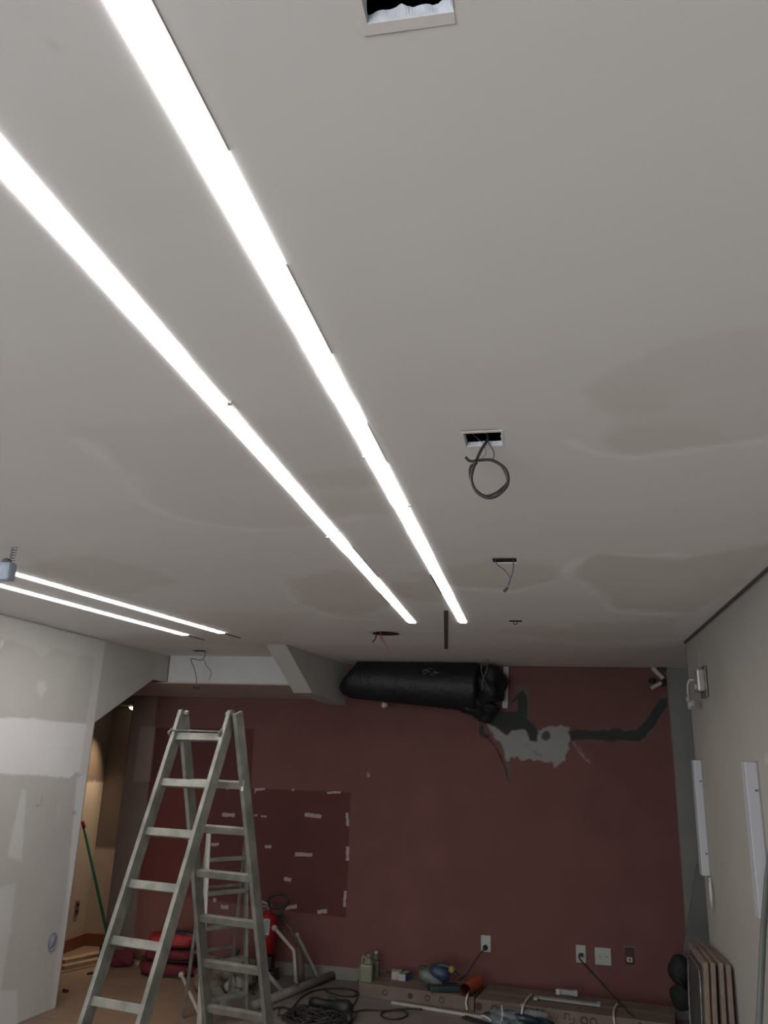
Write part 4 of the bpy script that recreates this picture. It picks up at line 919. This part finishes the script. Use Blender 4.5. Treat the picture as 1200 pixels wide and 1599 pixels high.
# jugs
Yj = 7.12
def jug(px0, px1, pyt, pyb, Y, m, label, cap, handle=True):
    a = on_y(px0, pyb, Y); c = on_y(px1, pyt, Y); w = c.x - a.x; zt = c.z
    t = thing('plastic_jug', label, 'jug', (a.x + w / 2, Y, 0), 'plastic jugs')
    cx_ = a.x + w / 2
    MB().box((cx_, Y, zt * .41), (w, w * .8, zt * .82), bev=.022).build('jug_body', m, t)
    MB().lathe([(w * .42, zt * .80), (w * .3, zt * .9), (w * .15, zt * .95), (w * .13, zt * .99)], (cx_ + w * .12, Y, 0)).build('neck', m, t)
    MB().lathe([(w * .17, zt * .97), (w * .17, zt * 1.05), (w * .14, zt * 1.06)], (cx_ + w * .12, Y, 0)).build('cap', cap, t)
    if handle: MB().tube(arc([(cx_ + w * .02, Y - .01, zt * .93), (cx_ - w * .3, Y, zt * .98), (cx_ - w * .38, Y, zt * .8)]), .011, 8).build('handle', m, t)
Yj = on_z(572, 1556, 0).y + .06
jug(561, 584, 1494, 1555, Yj, M_JUG, 'pale green plastic jug standing on the floor at the left end of the cardboard boxes', M_JUG)
jug(576, 594, 1489, 1545, Yj + .18, M_JUG2, 'dim translucent bottle with a white cap behind the pale green jug', M_PLATE, False)

# ================================================================== LONG BOXES ALONG THE FAR WALL
BR = -.152
def long_box(bx0, bx1, yb0, depth, h, label):
    # back edge starts at (bx0, yb0) and runs to bx1 along the slightly turned direction
    Rm = Matrix.Rotation(BR, 3, 'Z'); L = (bx1 - bx0) / math.cos(BR)
    c = Vector((bx0, yb0, h / 2)) + Rm @ Vector((L / 2, -depth / 2, 0))
    t = thing('cardboard_box', label, 'box', (c.x, c.y, 0), 'long flat cardboard boxes')
    MB().box(c, (L, depth, h), Rm, bev=.004).build('carton', M_CARD, t)
    MB().box(c + Vector((0, 0, h / 2 + .0008)), (L - .01, .06, .001), Rm).build('packing_tape', mat('pack_tape', (.19, .14, .105), .35), t)
    return t, c, Rm, depth / 2
bh = .10
t1, c1, R1, d1 = long_box(-1.42, -.49, 7.555, .42, bh, 'long flat cardboard box at the left, carrying the small cartons and power tool')
t2, c2, R2, d2_ = long_box(-.47, .95, 7.41, .47, bh + .005, 'long flat cardboard box at the right with a bracket mark and letters on its side')
def front(px, py, c, Rm, d2):
    p = on_plane(px, py, c + Rm @ Vector((0, -d2, 0)), Rm @ Vector((0, -1, 0))); q = Rm.transposed() @ (p - c); return q.x, p.z, p.y
def ring_mark(px, c, Rm, d2, parent, r=.022, z=.055, fill=False):
    b = MB(); x = front(px, 1565, c, Rm, d2)[0]; y = -d2 - .0008; n = 20; vs = []; ri = r * (.0 if fill else .62)
    for k in range(n):
        a = 6.2832 * k / n
        vs += [c + Rm @ Vector((x + r * math.cos(a), y, z - c.z + r * math.sin(a))), c + Rm @ Vector((x + ri * math.cos(a), y, z - c.z + ri * math.sin(a)))]
    b.add(vs, [(2 * k, 2 * k + 1, (2 * k + 3) % (2 * n), (2 * k + 2) % (2 * n)) for k in range(n)]); b.build('printed_mark', M_CARDK, parent)
for px, f in ((601, 0), (641, 1), (668, 0), (690, 0)): ring_mark(px, c1, R1, d1, t1, .022, .052, bool(f))
for px, f in ((748, 1), (773, 0), (912, 0), (926, 0)): ring_mark(px, c2, R2, d2_, t2, .028, .055, bool(f))
def stroke(pts, c, Rm, d2, parent, w=.008, name='printed_letter'):
    b = MB()
    for p_, q_ in zip(pts[:-1], pts[1:]):
        P_ = c + Rm @ Vector((p_[0], -d2 - .0008, p_[1] - c.z)); Q_ = c + Rm @ Vector((q_[0], -d2 - .0008, q_[1] - c.z)); b.beam(P_, Q_, w, .0012, up=Rm @ Vector((0, 0, 1)) if abs(P_.z - Q_.z) < .01 else Rm @ Vector((1, 0, 0)), bev=0)
    b.build(name, M_CARDK, parent)
xx = front(889, 1585, c2, R2, d2_)[0]
stroke([(xx - .03, .045), (xx - .03, .085), (xx + .0, .085)], c2, R2, d2_, t2, .009, 'bracket_mark')
stroke([(xx + .035, .065), (xx + .035, .022), (xx + .005, .022)], c2, R2, d2_, t2, .009, 'bracket_mark')
xl = front(819, 1580, c2, R2, d2_)[0]; gl = {'E': [[(1, 1), (0, 1), (0, 0), (1, 0)], [(0, .5), (.8, .5)]], 'O': [[(0, 0), (0, 1), (1, 1), (1, 0), (0, 0)]], 'T': [[(0, 1), (1, 1)], [(.5, 1), (.5, 0)]], 'I': [[(.5, 0), (.5, 1)]]}
for i, ch in enumerate('EOTT'):
    for sx in gl[ch]: stroke([(xl + i * .042 + u * .028, .05 + v * .036) for u, v in sx], c2, R2, d2_, t2, .009)
for i in range(6): stroke([(xl + .19 + i * .028, .052), (xl + .19 + i * .028, .08)], c2, R2, d2_, t2, .003)
for i in range(4): stroke([(xl + .19 + i * .045, .05), (xl + .21 + i * .045, .05)], c2, R2, d2_, t2, .003)
# white edge strip in front of the boxes
a = on_z(612, 1568, 0); c = on_z(860, 1609, 0); a.z = c.z = .012
tag(MB().beam(a, c, .02, .018, bev=.002).build('white_profile', mat('profile_white', (.36, .35, .32), .5)), 'thin white profile lying along the front of the cardboard boxes', 'profile')
a = on_z(735, 1592, 0); c = on_z(742, 1599, 0)
tag(MB().beam(fl_(725, 1590, .01), fl_(770, 1605, .01), .012, .05).build('dark_offcut', M_CABLE), 'dark offcut on the floor in front of the white profile', 'offcut')
# things on the boxes
zb1 = bh + .001
def small_carton(px, py, w, d, h, rot, face, side, label):
    c = on_z(px, py, bh); Y = c.y + d / 2; t = thing('small_carton', label, 'carton', (c.x, Y, zb1), 'small cartons on the left long box')
    Rm = Matrix.Rotation(rot, 3, 'Z')
    MB().box((c.x, Y, zb1 + h / 2), (w, d, h), Rm, bev=.002).build('carton_body', side, t)
    MB().box(Vector((c.x, Y, zb1 + h / 2)) + Rm @ Vector((0, -d / 2 - .001, 0)), (w * .9, .002, h * .9), Rm).build('printed_face', face, t)
    MB().box(Vector((c.x, Y, zb1 + h + .001)) + Rm @ Vector((w * .1, 0, 0)), (w * .6, d * .6, .002), Rm).build('yellow_panel', mat('carton_yellow', (.34, .30, .07), .6), t)
M_CG = mat('carton_grey', (.34, .32, .31), .6); M_CB = mat('carton_blue', (.05, .09, .2), .6)
small_carton(618, 1530, .085, .11, .055, .15, M_CG, M_CG, 'small grey and yellow carton on the left long box, next to the blue one')
small_carton(631, 1533, .065, .13, .055, -.25, M_CG, M_CB, 'small blue carton with a white end on the left long box')
# circular saw
Ys = on_z(688, 1548, bh).y + .06; c = on_y(688, 1533, Ys)
t = thing('power_saw', 'blue and grey power tool with a yellow knob lying on the left long box', 'power tool', (c.x, Ys, zb1))
zz = zb1
MB().box((c.x + .03, Ys - .03, zz + .022), (.24, .14, .042), Matrix.Rotation(.35, 3, 'Z'), bev=.01).build('base_shoe', M_TEAL, t)
MB().tube([on_y(655, 1520, Ys), on_y(664, 1522, Ys), on_y(680, 1530, Ys), on_y(690, 1537, Ys)], [.03, .055, .052, .03], 16).build('grey_guard', mat('tool_grey', (.14, .15, .14), .5, noise=.2, scale=20), t)
MB().tube([on_y(672, 1516, Ys), on_y(680, 1517, Ys), on_y(694, 1522, Ys), on_y(703, 1525, Ys)], [.035, .055, .055, .035], 16).build('motor_housing', M_BLUE, t)
MB().tube(arc([on_y(674, 1511, Ys), on_y(690, 1507, Ys), on_y(704, 1512, Ys), on_y(714, 1524, Ys)]), .018, 10).build('grip', M_TEAL, t)
MB().blob(on_y(706, 1514, Ys - .05), (.028, .028, .028), 0, .05, 2, n=10).build('yellow_knob', M_YEL, t)
MB().box(on_y(660, 1510, Ys), (.06, .03, .02), bev=.004).build('switch', M_BLACKP, t)
# orange hose
a = on_z(727, 1546, zb1 + .046); c = on_z(748, 1533, zb1 + .048)
t = thing('orange_hose', 'short orange corrugated hose roll on the long cardboard box', 'hose', (a + c) / 2 - Vector((0, 0, .055)))
n = 24; d = c - a
MB().tube([a + d * k / n for k in range(n + 1)], [.045 + .004 * math.sin(k * 1.7) for k in range(n + 1)], 20, cap=False).build('hose_body', M_ORANGE, t)
MB().tube([a + d * k / 4 for k in range(5)], .036, 16, cap=False).build('hose_inside', mat('hose_in', (.08, .015, .01), .7), t)
# white cables on the boxes
def fr(px, py, c, Rm, d2, out=.012):
    p = on_plane(px, py, c + Rm @ Vector((0, -d2 - out, 0)), Rm @ Vector((0, -1, 0))); return p
B1_ = (c1, R1, d1); B2_ = (c2, R2, d2_)
o = wire('white_cable', [on_z(739, 1540, bh + .012), on_z(734, 1548, bh + .012), fr(730, 1556, *B2_), fr(728, 1566, *B2_), fr(730, 1577, *B2_)], .008, M_WIREW, 'short white cable hanging over the front of the boxes below the orange hose', 'cable')
o = wire('white_cable', [on_z(831, 1552, bh + .02), on_z(823, 1561, bh + .02), fr(818, 1571, *B2_), fr(816, 1582, *B2_)], .007, M_WIREW, 'white cable curving up beside the clear plastic bundle', 'cable')
o = wire('white_cable', [on_z(965, 1567, bh + .02), on_z(960, 1576, bh + .016), fr(959, 1588, *B2_), fr(961, 1604, *B2_)], .008, M_WIREW, 'white cable end over the front of the right box, below the socket cord', 'cable')
tt = thing('power_plug', 'dark plug and cord dropping from the right socket over the long box', 'plug', s2)
MB().box((s2.x, YF - .026, s2.z), (.036, .024, .024), bev=.004).build('plug_body', M_BLACKP, tt)
wire('cord', [(s2.x - .02, YF - .04, s2.z), on_y(906, 1498, YF - .045), on_y(917, 1510, YF - .03), on_y(940, 1535, YF - .035), on_z(963, 1560, bh + .02), on_z(981, 1579, bh + .02), fr(1002, 1600, c2, R2, d2_), fr(1020, 1618, c2, R2, d2_)], .005, M_CABLE, parent=tt)
# clear plastic items
def clear_pack(px, py, w, d, h, label, rot=BR):
    c = on_z(px, py, bh + .01); Y = c.y; t = thing('clear_package', label, 'packaging', (c.x, Y, bh + .012), 'clear plastic packages on the right box')
    MB().box((c.x, Y, bh + .012 + h / 2), (w, d, h), Matrix.Rotation(rot, 3, 'Z'), bev=.004).build('clear_sleeve', M_CLEAR, t)
    for s in (-1, 1): MB().box((c.x + s * (w / 2 - .018), Y, bh + .012 + h / 2), (.03, d + .004, h + .003), Matrix.Rotation(rot, 3, 'Z'), bev=.004).build('end_flap', mat('flap', (.34, .35, .34), .4), t)
clear_pack(886, 1554, .17, .04, .035, 'short clear plastic package on the right box, against the wall')
clear_pack(886, 1565, .50, .06, .012, 'long flat clear plastic sleeve on the right box, in front of the short one')
c = on_y(806, 1590, 6.70)
t = thing('plastic_bundle', 'crumpled clear and dark blue plastic bundle on the floor in front of the boxes', 'bundle', (c.x, 6.70, 0))
MB().blob((c.x + .02, 6.70, .055), (.20, .07, .05), -.05, .22, 21, n=16).build('blue_filling', mat('bundle_dark', (.02, .035, .05), .3, noise=.3, bump=.5), t)
MB().blob((c.x + .0, 6.71, .065), (.225, .08, .055), -.05, .25, 22, n=16).build('plastic_film', mat('film', (.35, .4, .44), .18, alpha=.35, spec=.9, noise=.3, bump=1), t)
for (x, y0_, y1_) in ((784, 1570, 1594), (815, 1568, 1584)): MB().tube([on_y(x, y0_, 6.70), on_y(x + 1, (y0_ + y1_) / 2, 6.65), on_y(x, y1_, 6.63)], .007, 6).build('white_tie', M_WIREW, t)
MB().tube(arc([on_y(752, 1586, 6.66), on_y(760, 1588, 6.65), on_y(768, 1595, 6.64)]), .006, 6).build('white_tie', M_WIREW, t)
# small debris on the floor
rr = random.Random(9)
for k, (px, py) in enumerate(((142, 1521), (102, 1549), (350, 1548), (378, 1545), (395, 1552))):
    c = on_z(px, py, 0); o = MB().blob((c.x, c.y, .008), (.035 * rr.uniform(.6, 1.3), .018, .010), rr.uniform(0, 3), .4, k + 30, n=6).build('debris_scrap', mat('debris', (.035, .028, .022), .9))
    tag(o, ['dark scrap on the warm-lit floor near the planks', 'small dark scrap beside the foot of the partition', 'small dark scrap between the rear ladder rails, left one', 'small dark scrap between the rear ladder rails, middle one', 'small dark scrap between the rear ladder rails, right one'][k], 'debris', 'debris scraps on the floor')
for o in bpy.data.objects:
    if '_loc' in o: del o['_loc']
